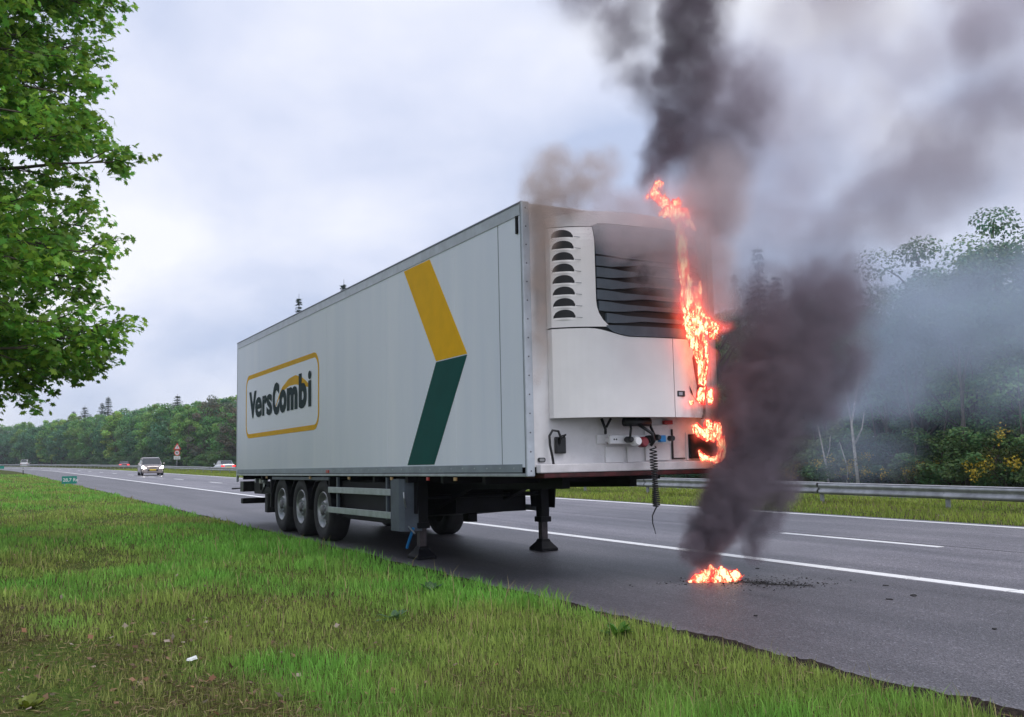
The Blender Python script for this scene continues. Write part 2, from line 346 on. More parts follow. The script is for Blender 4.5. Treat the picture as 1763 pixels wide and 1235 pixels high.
# corner extrusion with rivets on the front wall
rv = MB().lathe([(.0, .006), (.006, .005), (.009, .0)], axis='x', n=8).mesh('rivet', mat('rivet_dark', (.1, .1, .12), .4, .6), True)
for y0, y1 in ((-.012, .085), (2.515, 2.612)):
    c = TM().box(-.03, y0, -.0, .012, y1, H + .01).build('corner_post', aluw if y0 < 0 else frontw, trailer, .012)
    if y0 < 0:
        TM().box(-.026, -.0155, .0, -.022, -.0115, H - .02).build('corner_seam', seamm, trailer)
        z = .06
        while z < H - .05:
            o = link('rivet', rv, None, c); o.location = (OFF[0] + .012, .035 + 0, ZB + z); z += .205
# lower rails
rail = TM().box(-13.56, -.012, .0, -.03, -.0, .035).build('lower_rail', alu, trailer, .004)
kick = TM().box(-13.5, -.007, .045, -.12, 0.0, .135).build('kick_strip', mat('kick_strip', (.27, .31, .36), .45, .5, var=.15, vscale=3), trailer, .002)
rvs = MB().lathe([(.0, .006), (.008, .005), (.012, .0)], axis='y', n=8)
rvs.v = [(a, -b, c) for a, b, c in rvs.v]; rvs = rvs.mesh('rivet', alu, True)
x = -.3
while x > -13.4:
    o = link('rivet', rvs, None, kick); o.location = (x + 13.6, -.007, ZB + .09); x -= .33
TM().box(-13.56, 2.6, .0, -.03, 2.612, .035).build('lower_rail', alu, trailer, .004)
joint_pale = white
# panel joints standing proud by a few millimetres
for x, z0 in ((-.59, .135), (-1.80, .135), (-4.15, .135), (-7.0, .135)):
    w = .012 if x > -1 else .003
    TM().box(x, -.0025, z0, x + w, .0, H - .14).build('panel_joint', seamm if x > -1 else joint_pale , trailer)
TM().box(-.13, -.022, 2.66, -.09, -.001, 2.86).build('corner_strap', black, trailer, .004)
# chevron and logo, thin adhesive film on the side wall
TM().prism([(-3.45, 2.84), (-2.55, 2.84), (-1.45, 1.475), (-2.38, 1.475)], 'y', -.0035, -.0005).build('yellow_chevron', yellow, trailer)
TM().prism([(-2.38, 1.462), (-1.45, 1.462), (-2.48, .15), (-3.39, .15)], 'y', -.0035, -.0005).build('green_chevron', green, trailer)
def rrect(x0, z0, x1, z1, r, n=7):
    P = []
    for cx, cz_, a0 in ((x1 - r, z1 - r, 0), (x0 + r, z1 - r, 90), (x0 + r, z0 + r, 180), (x1 - r, z0 + r, 270)):
        for k in range(n): a = math.radians(a0 + 90 * k / (n - 1)); P.append((cx + r * math.cos(a), cz_ + r * math.sin(a)))
    return P
o1 = rrect(-12.74, .8, -7.4, 2.16, .3); i1 = rrect(-12.68, .89, -7.46, 2.07, .22); n_ = len(o1)
lg = TM()
lg.add([(x, y, z) for y in (-.0035, -.0005) for P in (o1, i1) for x, z in P], [(k, (k + 1) % n_, n_ + (k + 1) % n_, n_ + k) for k in range(n_)] + [(2 * n_ + k, 3 * n_ + k, 3 * n_ + (k + 1) % n_, 2 * n_ + (k + 1) % n_) for k in range(n_)]
       + [(k, 2 * n_ + k, 2 * n_ + (k + 1) % n_, (k + 1) % n_) for k in range(n_)] + [(n_ + k, n_ + (k + 1) % n_, 3 * n_ + (k + 1) % n_, 3 * n_ + k) for k in range(n_)])
lg.build('logo_frame', yellow, trailer)
TM().prism(i1, 'y', -.0014, -.0004).build('logo_field', mat('logo_field', (.82, .86, .93), .35), trailer)
def text_mesh(name, body, size, bold, m, ext=.0015, sx=1., space=1.):
    cu = bpy.data.curves.new(name, 'FONT'); cu.body = body; cu.size = size; cu.offset = bold; cu.extrude = ext; cu.space_character = space; cu.resolution_u = 4
    ob = bpy.data.objects.new(name, cu); COL.objects.link(ob)
    dg = bpy.context.evaluated_depsgraph_get(); me = bpy.data.meshes.new_from_object(ob.evaluated_get(dg)); bpy.data.objects.remove(ob)
    me.name = name; me.materials.clear(); me.materials.append(m)
    return me
def put_text(name, body, m, x0, x1, z0, z1, parent, y=-.003, bold=.03, cap=None):
    me = text_mesh(name, body, 1., bold, m)
    co = np.empty(len(me.vertices) * 3); me.vertices.foreach_get('co', co); co = co.reshape(-1, 3)
    mn, mxx = co.min(0), co.max(0)
    X = x0 + (co[:, 0] - mn[0]) / (mxx[0] - mn[0]) * (x1 - x0); Z = z0 + (co[:, 1] - mn[1]) / (mxx[1] - mn[1]) * (z1 - z0); Y = y - co[:, 2]
    me.vertices.foreach_set('co', np.stack([X + OFF[0], Y, Z + OFF[2]], 1).ravel()); me.update()
    return link(name, me, None, parent)
# swoosh behind the letters
arc = []; AX = [-10.25, -10.0, -9.77, -9.32, -8.85, -8.4, -8.07, -7.95]; AZ = [1.36, 1.54, 1.66, 1.76, 1.775, 1.70, 1.62, 1.57]; AW = [.012, .03, .045, .07, .088, .075, .04, .01]
for k in range(25):
    x = -10.25 + 2.3 * k / 24; zc = float(np.interp(x, AX, AZ)); wd = float(np.interp(x, AX, AW)); arc.append((x, zc - wd, zc + wd))
sw = TM(); vs_ = []
for x, lo, hi in arc: vs_ += [(x, -.0036, lo), (x, -.0036, hi), (x, -.0005, lo), (x, -.0005, hi)]
sw.add(vs_, [(4 * i, 4 * i + 4, 4 * i + 5, 4 * i + 1) for i in range(24)] + [(4 * i + 2, 4 * i + 3, 4 * i + 7, 4 * i + 6) for i in range(24)] + [(4 * i + 1, 4 * i + 5, 4 * i + 7, 4 * i + 3) for i in range(24)] + [(4 * i, 4 * i + 2, 4 * i + 6, 4 * i + 4) for i in range(24)])
sw.build('logo_swoosh', yellow, trailer)
# the letters: each word-part a mesh of its own
for ch, x0, x1, z0, z1 in (('V', -12.42, -11.80, 1.22, 1.79), ('e', -11.88, -11.34, 1.215, 1.64), ('r', -11.29, -10.93, 1.225, 1.64), ('s', -10.94, -10.52, 1.215, 1.64), ('C', -10.46, -10.0, 1.19, 1.83),
        ('o', -9.98, -9.47, 1.205, 1.66), ('m', -9.42, -8.72, 1.225, 1.66), ('b', -8.63, -8.13, 1.215, 1.86), ('i', -8.03, -7.85, 1.225, 1.86)):
    put_text('lettering', ch, dgreen, x0, x1, z0, z1, trailer, -.007 - (.0025 if ch in 'esCmi' else 0), .028 if ch in 'es' else .05 if ch != 'i' else .03)

# ---- refrigeration unit on the front wall
UC, UH = 1.315, 1.035
def ux(y, z):
    t_ = min(1, abs((y - UC) / UH)); x = .10 + .33 * (1 - t_ ** 3)
    if z > 2.5: x -= .16 * ((z - 2.5) / .4) ** 2
    return x
def ztop(y): return 2.94 - .11 * min(1, abs((y - UC) / UH)) ** 2.4
def upper_edge(y):      # boundary between lower doors and the grille above
    if y < .60: return 1.585
    if y > 1.1: return 1.495 + .01 * (y - 1.1)
    t_ = (y - .6) / .5; return 1.585 + (1.495 - 1.585) * (t_ * t_ * (3 - 2 * t_))
def screen_left(z):
    if z > 1.95: return .70
    t_ = (1.95 - z) / .36; return .70 + .16 * max(0, t_) ** 3
def lin(a, b, n): return [a + (b - a) * k / (n - 1) for k in range(n)]
unit = trailer
def upanel(name, y0, y1, lo, hi, m, off=0., back=None, n=16, parent=trailer, sm=False):
    cols = [(y, lo(y), hi(y)) for y in lin(y0, y1, n)]
    return TM().sheet(cols, lambda y, z: (ux(y, z) + off, y, z), back or (lambda y, z: (ux(y, z) - .04, y, z))).build(name, m, parent, smooth=sm)
core = TM(); core.sheet([(y, .64, ztop(y) - .03) for y in lin(UC - UH + .015, UC + UH - .015, 20)], lambda y, z: (ux(y, z) - .03, y, z), lambda y, z: (.001, y, z)).build('unit_housing', screend, trailer)
wall_back = lambda y, z: (.002 if abs(y - UC) > UH - .02 else ux(y, z) - .04, y, z)
pl = upanel('unit_lower_panel', UC - UH, 1.655, lambda y: .62, upper_edge, unitw, 0, wall_back, 22)
pr = upanel('unit_lower_door', 1.666, UC + UH - .13, lambda y: .62, upper_edge, unitw, 0, wall_back, 14)
def sl(y):   # top panel left of the grille: its inner border follows screen_left
    return y
cols = []
upl = TM(); ny_, nz_ = 10, 16; vs_ = []
for j in range(nz_):
    z = 1.6 + (2.71 - 1.6) * j / (nz_ - 1); yr = screen_left(z) - .006
    for i in range(ny_):
        y = UC - UH + (yr - (UC - UH)) * i / (ny_ - 1); vs_.append((ux(y, z) + .001, y, z))
nb = len(vs_); fs_ = [(j * ny_ + i, j * ny_ + i + 1, (j + 1) * ny_ + i + 1, (j + 1) * ny_ + i) for j in range(nz_ - 1) for i in range(ny_ - 1)]
for j in range(nz_):
    z = 1.6 + (2.71 - 1.6) * j / (nz_ - 1); yr = screen_left(z) - .006
    vs_ += [(.002, UC - UH, z), (ux(yr, z) - .05, yr, z)]
for j in range(nz_ - 1):
    fs_ += [(j * ny_, (j + 1) * ny_, nb + 2 * j + 2, nb + 2 * j), (j * ny_ + ny_ - 1, nb + 2 * j + 1, nb + 2 * j + 3, (j + 1) * ny_ + ny_ - 1)]
upl.add(vs_, fs_); vp = upl.build('unit_vent_panel', unitw, trailer, fix=True)
# top cowl
cw = TM().sheet([(y, 2.72 if y < .72 else 2.76, ztop(y)) for y in lin(UC - UH, UC + UH - .02, 26)], lambda y, z: (ux(y, z) + .003, y, z), lambda y, z: (.002, y, z - .0)).build('unit_top_cowl', mat('cowl_grey', (.6, .59, .6), .45, var=.1, vscale=3), trailer)
# grille: mesh plate above, blades below
def sag(y): return .03 * (1 - max(0, min(1, (y - .72) / .3))) - .012 * math.sin(math.pi * max(0, min(1, (y - .9) / 1.3)))
def gap(y): return .058 * max(0, min(1, (y - .86) / .4)) ** .9
upanel('unit_grille_plate', .706, UC + UH - .1, lambda y: 2.372 + sag(y), lambda y: 2.75, screen, -.002, n=18)
zb = 1.62; k = 0
while zb < 2.28:
    z0 = zb
    yl = max(screen_left(z0 + .02), .706)
    upanel('grille_blade', yl, UC + UH - .12, lambda y, z0=z0: z0 + gap(y) * (1.25 if z0 > 1.9 else 1) + .002 + sag(y), lambda y, z0=z0: z0 + .108 + sag(y), screen, -.002 + .012, lambda y, z: (ux(y, z) - .05, y, z), 20)
    zb += .124; k += 1
upanel('grille_lower_frame', .80, UC + UH - .12, lambda y: upper_edge(y) + .008 if y > .84 else upper_edge(y) + .04, lambda y: 1.615, screen, .012, n=20)
# eight crescent vents
vo = MB(); prof = [(math.cos(a), math.sin(a)) for a in [math.pi * k / 12 for k in range(13)]]
for k in range(8):
    zc = 1.70 + k * .127; y0 = .30; o_ = TM(); pts = []
    for cx_, sz in prof:
        y = y0 + .09 + .095 * cx_ ; z = zc + .004 + .088 * max(0, sz) ** .8; pts.append((y, z))
    yy = lin(y0 - .004, y0 + .186, 13)
    o_.sheet([(y, zc, zc + .012 + .08 * max(0, 1 - ((y - y0 - .091) / .0955) ** 2) ** .5) for y in yy], lambda y, z: (ux(y, z) + .005, y, z), lambda y, z: (ux(y, z) - .02, y, z)).build('vent_opening', screend, vp)
    lp_ = TM(); vs_ = []
    for i in range(13):
        y = y0 + .2 * i / 12; b_ = math.sin(math.pi * min(1, i / 10)) if i < 10 else 0
        vs_ += [(ux(y, zc) + .002, y, zc + .003), (ux(y, zc) + .004 + .022 * b_, y, zc + .001), (ux(y, zc) + .001, y, zc - .028)]
    lp_.add(vs_, [(3 * i + a, 3 * i + 3 + a, 3 * i + 4 + a, 3 * i + 1 + a) for i in range(12) for a in (0, 1)]).build('vent_lip', unitw, vp, smooth=True)
    TM().box(ux(.55, zc) - .0, .475, zc - .002, ux(.55, zc) + .003, .6, zc + .003).build('vent_line', seamm, vp)
TM().tube([(ux(.55, 2.6), .60, 2.585), (ux(.55, 2.6) + .012, .60, 2.585)], .014).build('latch_bolt', alu, vp)
# rounded corner of the unit on the burning side, scorched
scor = mat('scorched_plastic', (.03, .025, .025), .8, vcol=(.35, .3, .29), vscale=7)
scor2 = mat('soot_black', (.008, .007, .008), .9)
upanel('unit_side_corner', UC + UH - .124, UC + UH, lambda y: .62, lambda y: 1.5, scor, -.002, wall_back, 6)
ch = TM(); pts = [(1.99, 1.30), (2.06, 1.42), (2.2, 1.48), (2.3, 1.3), (2.28, .95), (2.2, .78), (2.12, .80), (2.1, .88), (2.02, .80), (2.07, .98), (2.03, 1.12)]
ch.add([(ux(y, z) + .008, y, z) for y, z in pts] + [(ux(y, z) - .01, y, z) for y, z in pts], [list(range(11))] + [(i, (i + 1) % 11, 11 + (i + 1) % 11, 11 + i) for i in range(11)]).build('charred_patch', scor2, trailer, fix=False)
ch = TM(); pts = [(1.9, .98), (1.93, .9), (2.0, .84), (2.02, .81), (1.97, .87), (1.94, .93)]
ch.add([(ux(y, z) + .008, y, z) for y, z in pts], [list(range(6))]).build('charred_patch', scor2, trailer, fix=False)
sk = TM().box(ux(1.76, .9) - .01, 1.70, .85, ux(1.76, .9) + .012, 1.81, .915).build('door_latch', blackp, trailer, .006)
TM().box(ux(1.76, .9) + .012, 1.72, .865, ux(1.76, .9) + .016, 1.77, .90).build('latch_plate', alu, sk)

# ---- equipment under the unit, on the front wall
TM().box(0.002, .1, .035, .10, 2.54, .128).build('front_sill', mat('sill_white', (.66, .63, .65), .45, var=.15, vscale=4), trailer, .01)
TM().box(-.35, .15, -.02, .09, 2.5, .033).build('coupler_plate', mat('red_primer', (.06, .008, .01), .7, var=.5, vscale=10), trailer, .01)
eq = TM().box(.002, .33, .24, .06, .45, .42).build('sealed_box', blackp, trailer, .01)
TM().tube([(.03, .36, .30), (.09, .37, .40), (.10, .33, .48), (.08, .27, .49), (.07, .235, .43), (.07, .24, .33), (.06, .27, .22), (.05, .29, .128)], .014, 8).build('black_cable', blackp, trailer, smooth=True)
TM().tube([(.04, .42, .41), (.10, .42, .44), (.09, .38, .43), (.06, .37, .36)], .010, 8).build('black_cable', blackp, trailer, smooth=True)
TM().prism(rrect(.12, .15, .21, .2, .02, 4), 'x', .003, .02).build('marker_lamp', blackp, trailer)
TM().prism(rrect(.135, .16, .195, .19, .012, 4), 'x', .02, .024).build('lamp_lens', mat('lens_grey', (.25, .25, .26), .3), trailer)
panelw = mat('plate_white', (.78, .77, .79), .45, var=.06, vscale=6)
for y0, y1, z0, z1 in ((.87, 1.0, .34, .44), (.98, 1.22, .13, .31), (1.27, 1.46, .13, .31), (1.52, 1.86, .145, .55)):
    TM().box(.003, y0, z0, .03, y1, z1).build('wall_plate', panelw, trailer, .005)
br = TM().box(.12, .95, .335, .17, 1.78, .43).build('coupling_bracket', panelw, trailer, .008)
TM().box(.003, .97, .36, .118, 1.0, .40).build('bracket_arm', panelw, br); TM().box(.003, 1.7, .36, .118, 1.73, .40).build('bracket_arm', panelw, br)
for y in (1.0, 1.03): TM().tube([(.17, y, .385), (.173, y, .385)], .009).build('bolt_hole', blackp, br)
lb = TM().tube([(.2, 1.12, .575), (.2, 1.46, .575)], .05, 12).build('hose_drum', blackp, trailer, smooth=True)
for y, zc, r, m in ((1.15, .38, .035, blackp), (1.24, .36, .055, panelw), (1.33, .35, .06, mat('coupling_red', (.22, .03, .04), .4)), (1.42, .38, .045, blackp), (1.52, .40, .035, blackp)):
    TM().lathe([(0, .30), (r * .7, .30), (r, .27), (r, .2), (r * .6, .17)], (0, y, zc), 'x', 14).build('air_coupling', m, br, smooth=False)
TM().tube([(.2, 1.3, .55), (.3, 1.32, .5), (.33, 1.4, .44), (.32, 1.43, .36), (.28, 1.41, .31)], .018, 8).build('air_hose', blackp, trailer, smooth=True)
TM().tube([(.2, 1.2, .55), (.27, 1.16, .5), (.26, 1.15, .40)], .014, 8).build('air_hose', blackp, trailer, smooth=True)
TM().tube([(.05, 1.56, .62), (.1, 1.55, .52), (.2, 1.53, .42)], .014, 8).build('air_hose', blackp, trailer, smooth=True)
TM().tube([(.05, .92, .62), (.08, .95, .5), (.06, .96, .45)], .016, 8).build('air_hose', blackp, trailer, smooth=True)
TM().tube([(.12, 1.0, .62), (.08, .96, .52)], .014, 8).build('air_hose', blackp, trailer, smooth=True)
TM().box(.17, 1.585, .35, .225, 1.665, .425).build('blue_socket', bluep, br, .006)
TM().tube([(.17, 1.75, .39), (.24, 1.75, .39)], .03, 12).build('plug', blackp, br)
TM().box(.003, 1.9, .17, .025, 1.915, .5).build('handle_bar', blackp, trailer); TM().box(.003, 1.9, .155, .025, 2.08, .17).build('handle_bar', blackp, trailer)
TM().box(.005, 1.78, .555, .05, 1.9, .60).build('red_reflector', redp, trailer, .004)
# coiled air line hanging down with its loose tail
cp = []; top, bot = .30, -.36; turns = 24; nn_ = turns * 10
for i in range(nn_ + 1):
    f = i / nn_; a = f * turns * 2 * math.pi; z = top + (bot - top) * (f ** .8 if f > 0 else 0); r_ = .034 + .006 * math.sin(f * 9)
    cp.append((.30 + r_ * math.cos(a), 1.425 + .02 * f + r_ * math.sin(a), z))
TM().tube(cp, .0075, 6).build('coiled_hose', blackp, trailer, smooth=True)
TM().tube([(.30, 1.45, -.36), (.3, 1.42, -.40), (.3, 1.385, -.46), (.3, 1.385, -.54), (.3, 1.41, -.62), (.3, 1.42, -.66)], [.008, .008, .007, .006, .005, .003], 6).build('hose_tail', blackp, trailer, smooth=True)

bx_ = TM().box(.003, 2.14, .16, .06, 2.53, .44).build('burnt_corner_panel', scor2, trailer, .01)
TM().box(.003, 2.11, .14, .012, 2.14, .46).build('panel_frame', panelw, bx_)
# ---- chassis
for y in (.78, 1.72):
    TM().prism([(-13.3, -.02), (-.6, -.02), (-.6, -.16), (-3.2, -.2), (-4.3, -.5), (-13.3, -.45)], 'y', y, y + .1).build('chassis_beam', black, trailer)
for x in (-13.2, -11.6, -10.0, -8.7, -7.4, -6.0, -4.9, -3.6, -2.4, -1.2):
    TM().box(x, .05, -.09, x + .08, 2.55, .02).build('cross_member', black, trailer)
TM().prism([(-6.6, -.1), (-3.9, -.1), (-3.9, -.56), (-4.6, -.6), (-5.7, -.68), (-6.6, -.68)], 'y', .95, 2.1).build('pallet_box', black, trailer)
TM().box(-6.8, .2, -.7, -4.1, .6, -.08).build('pallet_box', black, trailer, .02)
TM().tube([(-5.2, .62, -.35), (-5.2, 2.0, -.35)], .2, 16).build('air_tank', black, trailer, smooth=True)
TM().box(-5.05, 1.6, -.75, -4.85, 1.75, -.6).build('drain_bracket', black, trailer)
TM().tube([(-7.2, 2.3, -.07), (-2.3, 2.45, -.04)], .015, 6).build('chassis_pipe', alu, trailer)
TM().box(-5.6, 2.25, -.2, -4.9, 2.28, -.17).build('reflective_strip', whitep, trailer)
# landing legs
for y, s in ((.32, 1), (2.27, -1)):
    xl = -3.69
    lg_ = TM().box(xl - .08, y - .07, lz(xl, .42), xl + .08, y + .07, -.02).build('landing_leg', black, trailer, .01)
    TM().box(xl - .055, y - .05, lz(xl, .13), xl + .055, y + .05, lz(xl, .5)).build('inner_leg', mat('leg_steel', (.06, .05, .055), .5, .4, var=.4, vscale=8), lg_, .006)
    TM().box(xl - .1, y - .09, lz(xl, .42), xl + .1, y + .09, lz(xl, .5)).build('leg_collar', black, lg_, .01)
    z0 = lz(xl, .0); ft = TM(); ft.add([(xl + a * w_, y + b_ * d_, z) for z, w_, d_ in ((z0 + .002, .19, .14), (z0 + .04, .19, .14), (z0 + .13, .09, .08), (z0 + .17, .08, .06)) for a, b_ in ((-1, -1), (1, -1), (1, 1), (-1, 1))],
        [(3, 2, 1, 0), (12, 13, 14, 15)] + [(4 * r_ + i, 4 * r_ + (i + 1) % 4, 4 * r_ + 4 + (i + 1) % 4, 4 * r_ + 4 + i) for r_ in range(3) for i in range(4)])
    ft.build('leg_foot', black, lg_, .006)
    TM().prism([(xl - .62, -.03), (xl + .22, -.03), (xl + .14, -.52), (xl - .55, -.52)], 'y', y - s * .12 - .01, y - s * .12 + .01).build('leg_gusset', black, lg_)
TM().tube([(-3.69, .35, -.3), (-3.69, 2.25, -.3)], .03, 8).build('leg_cross_shaft', black, trailer)
TM().tube([(-3.72, .12, -.55), (-3.6, .03, -.3), (-3.62, .03, -.22)], .012, 6).build('crank_handle', alu, trailer)
TM().tube([(-4.0, .1, -.55), (-3.45, .12, -.78)], .012, 6).build('crank_handle', alu, trailer)
TM().tube([(-3.63, .17, -.72), (-3.87, .17, -1.0)], .022, 8).build('blue_hose_end', bluep, trailer)
# side guard and grey cover panel
for z0, z1 in ((-.275, -.18), (-.60, -.505)):
    TM().box(-6.9, -.005, z0, -4.05, .022, z1).build('side_guard_rail', alu, trailer, .004)
for x in (-6.55, -4.3): TM().box(x, .025, -.62, x + .06, .06, -.02).build('guard_upright', greyp, trailer)
cv = TM(); pts = [(-4.06, .0), (-4.06, .5), (-4.0, .5), (-3.95, .06), (-3.7, .04), (-3.72, .0)]
cv.prism([(-4.05, .005), (-3.74, .005), (-3.66, .06), (-3.62, .3), (-3.66, .3), (-3.7, .08), (-3.76, .03), (-4.05, .03)], 'z', -.76, -.04).build('cover_panel', greyp, trailer)
for y in (2.58,):
    for z0, z1 in ((-.275, -.18), (-.60, -.505)): TM().box(-6.9, 2.578, z0, -4.05, 2.605, z1).build('side_guard_rail', alu, trailer, .004)
    for x in (-6.55, -4.3): TM().box(x, 2.54, -.62, x + .06, 2.575, -.02).build('guard_upright', greyp, trailer)
# marker lamps under the rail
for x in (-11.0, -8.0, -5.9, -4.05, -2.75, -1.9):
    TM().box(x, -.004, -.055, x + .07, .02, -.012).build('marker_lamp', redp if x == -2.75 else mat('amber_lens', (.5, .3, .12), .3), trailer, .004)
TM().box(-6.98, -.02, .05, -6.83, -.008, .10).build('side_marker', redp, trailer, .003)
# wheels
TY = [(.30, .06), (.36, .03), (.47, .02), (.515, .045), (.535, .08), (.535, .33), (.515, .365), (.47, .385), (.36, .375), (.30, .35)]
tyre = MB().lathe([(r_ * .985, a) for r_, a in TY], n=48)
for q in range(3):
    pass
tyre_me = tyre.mesh('wheel', rubber, True)
rim_me = MB().lathe([(.31, .05), (.30, .035), (.285, .05), (.275, .11), (.24, .135), (.20, .12), (.165, .085), (.15, .06), (.11, .05), (.0, .05)], n=40).mesh('rim', rimm, True)
hub_me = MB().lathe([(.0, .01), (.06, .01), (.085, .02), (.09, .06)], n=24).mesh('hub_cap', mat('hub_grey', (.16, .16, .17), .5, .5), True)
hole = MB(); 
for k in range(10):
    a = 2 * math.pi * k / 10
    hole.lathe([(0, .118), (.024, .118), (.026, .13)], (.222 * math.cos(a), .0, .222 * math.sin(a)), n=10)
hole_me = hole.mesh('rim_holes', blackp)
bolt = MB()
for k in range(10):
    a = 2 * math.pi * (k + .5) / 10
    bolt.lathe([(0, .03), (.014, .03), (.015, .06)], (.125 * math.cos(a), .0, .125 * math.sin(a)), n=6)
bolt_me = bolt.mesh('wheel_bolts', alu)
for k in (-1, 0, 1):
    x = -8.73 + 1.31 * k
    for y, fl in ((.03, 1), (2.57, -1)):
        w_ = link('wheel', tyre_me, None, trailer); w_.location = (x + 13.6, y, .525 - TILT * (x + 13.6)); w_.scale = (1, fl, 1)
        for nm, me in (('rim', rim_me), ('hub_cap', hub_me), ('rim_holes', hole_me), ('wheel_bolts', bolt_me)): link(nm, me, None, w_)
    TM().tube([(x, .4, lz(x, .53)), (x, 2.2, lz(x, .53))], .07, 10).build('axle', black, trailer)
    TM().lathe([(.02, 0), (.13, 0), (.15, .1), (.13, .2), (.02, .2)], (x - .25, .85, lz(x, .75)), 'z', 12).build('air_bag', rubber, trailer)
    for y0 in (.03, 2.17):
        P = []
        for a in range(0, 181, 20): P.append((x + .60 * math.cos(math.radians(a)), max(lz(x, .525) + .57 * math.sin(math.radians(a)), -.9)))
        P = [(px_, min(pz, -.06)) for px_, pz in P]
        P2 = [(px_, pz - .02) for px_, pz in P][::-1]
        TM().prism(P + P2, 'y', y0, y0 + .4).build('mudguard', black, trailer)
TM().box(-10.6, .02, -.075, -6.95, .05, -.02).build('mudguard_rail', greyp, trailer, .004)
TM().box(-10.72, .02, -.62, -10.66, .42, -.1).build('mud_flap', black, trailer)
TM().box(-11.16, .02, -.74, -10.95, .3, -.35).build('rear_mud_flap', rubber, trailer, .02)
TM().box(-6.98, .03, -.3, -6.93, .45, -.05).build('mud_flap', black, trailer)
# rear end
TM().box(-13.6, .08, -.36, -13.3, .55, -.13).build('tail_lamp_cluster', blackp, trailer, .01)
TM().box(-13.6, 2.05, -.36, -13.3, 2.52, -.13).build('tail_lamp_cluster', blackp, trailer, .01)
TM().box(-13.4, .05, -.62, -13.2, 2.55, -.5).build('underrun_bar', black, trailer, .02)
for y in (.7, 1.8): TM().box(-13.36, y, -.5, -13.26, y + .08, -.05).build('underrun_hanger', black, trailer)
TM().tube([(-13.5, .15, -.28), (-14.1, .02, -.30)], [.012, .02], 8).build('side_marker_arm', rubber, trailer)
TM().tube([(-12.2, .2, -.13), (-12.2, .2, -.32), (-11.9, .15, -.36), (-11.6, .15, -.2)], .02, 6).build('brake_hose', black, trailer)
for x, z in ((-12.1, -.12), (-11.75, -.2), (-11.85, -.1), (-12.5, -.11)): TM().lathe([(0, .0), (.05, .0), (.05, .1)], (x, .15, z), 'y', 10).build('valve', whitep if x == -12.1 else alu, trailer)
TM().box(-13.0, .25, -.4, -11.6, .7, -.14).build('equipment_box', black, trailer, .02)

# ------------------------------------------------------------------ guardrail in the median
galv = mat('galvanised_steel', (.40, .41, .43), .5, .55, var=.25, vscale=3)
GRY = 15.0; ZG = -.14
gr = empty('guardrail', (-20, GRY, ZG)); tag(gr, 'long double sided steel guardrail on posts along the grassy median', 'guardrail')
prof = [(.0, .0), (.055, .03), (.055, .09), (.0, .13), (.0, .17), (.055, .21), (.055, .27), (.0, .30)]
bm_ = MB(); n_ = len(prof)
bm_.add([(x, -.11 - a, .36 + b_) for x in (-1.99, 1.99) for a, b_ in prof], [(i, i + 1, n_ + i + 1, n_ + i) for i in range(n_ - 1)]); bf = bm_.mesh('guardrail_beam', galv, True)
bm_ = MB(); bm_.add([(x, .11 + a, .36 + b_) for x in (-1.99, 1.99) for a, b_ in prof], [(i, i + 1, n_ + i + 1, n_ + i) for i in range(n_ - 1)]); bb = bm_.mesh('guardrail_beam', galv, True)
tp_ = MB().box(-1.99, -.15, .655, 1.99, .15, .664).mesh('guardrail_cap', mat('rail_top', (.5, .5, .52), .5, .3, var=.2, vscale=2))
ps = MB().box(-.05, -.03, -.15, .05, .03, .36).box(-.03, -.10, .36, .03, .10, .62).mesh('guardrail_post', galv)
x = 17.2
while x > -270:
    sl_ = math.atan2(shift(x + 2) - shift(x - 2), 4); wy = .02 * math.sin(x * .7)
    for me in (bf, bb, tp_):
        o = link(me.name.split('.')[0], me, None, gr); o.location = (x - 2 + 20, shift(x - 2) + wy, .012 * math.sin(x * .31)); o.rotation_euler.z = sl_
    o = link('guardrail_post', ps, None, gr); o.location = (x + 20, shift(x), 0); o.rotation_euler.z = sl_
    x -= 4.0
far_rail = MB()
for k in range(60):
    x0 = -270 - 4 * k; x1 = x0 - 4
    for dy in (-.13, .13): far_rail.add([(x0, GRY + shift(x0) + dy, ZG + .36), (x1, GRY + shift(x1) + dy, ZG + .36), (x1, GRY + shift(x1) + dy, ZG + .66), (x0, GRY + shift(x0) + dy, ZG + .66)], [(0, 1, 2, 3)])
far_rail.v = [(a + 20, b - GRY, c - ZG) for a, b, c in far_rail.v]; o = far_rail.build('distant_beam', galv, gr, fix=False); o['kind'] = 'stuff'

# ------------------------------------------------------------------ signs and posts
def post(b, x, y, z0, z1, r=.03): return b.tube([(x, y, z0), (x, y, z1)], r, 8)
sg_green = mat('sign_green', (.01, .22, .17), .4); sg_white = mat('sign_white', (.62, .66, .65), .4); sg_red = mat('sign_red', (.6, .03, .03), .35); sg_black = mat('sign_black', (.02, .02, .02), .5)
def km_sign(loc, rz, w, h, z0, label, words):
    r_ = empty('kilometre_sign', loc, rz); tag(r_, label, 'road sign', 'kilometre signs on the verge')
    MB().box(-.012, -w / 2, z0, .012, w / 2, z0 + h).build('sign_panel', sg_green, r_, .004)
    for y in (-w * .3, w * .3): post(MB(), -.02, y, -.2, z0 + h * .8, .02).build('sign_post', galv, r_)
    if words:
        me = text_mesh('lettering', words, h * .62, .004, sg_white, .001)
        o = link('lettering', me, None, r_); o.rotation_euler = (math.pi / 2, 0, math.pi / 2); o.location = (.0145, -w * .43, z0 + h * .3)
    return r_
km_sign((-49.5, -.75, .0), math.radians(-4), .74, .40, .17, 'low green kilometre sign beside the hard shoulder behind the trailer', '28,7 Re')
km_sign((-165, -1.8, .0), math.radians(-4), 1.0, .42, .22, 'small green sign far down the verge at the road edge', '')
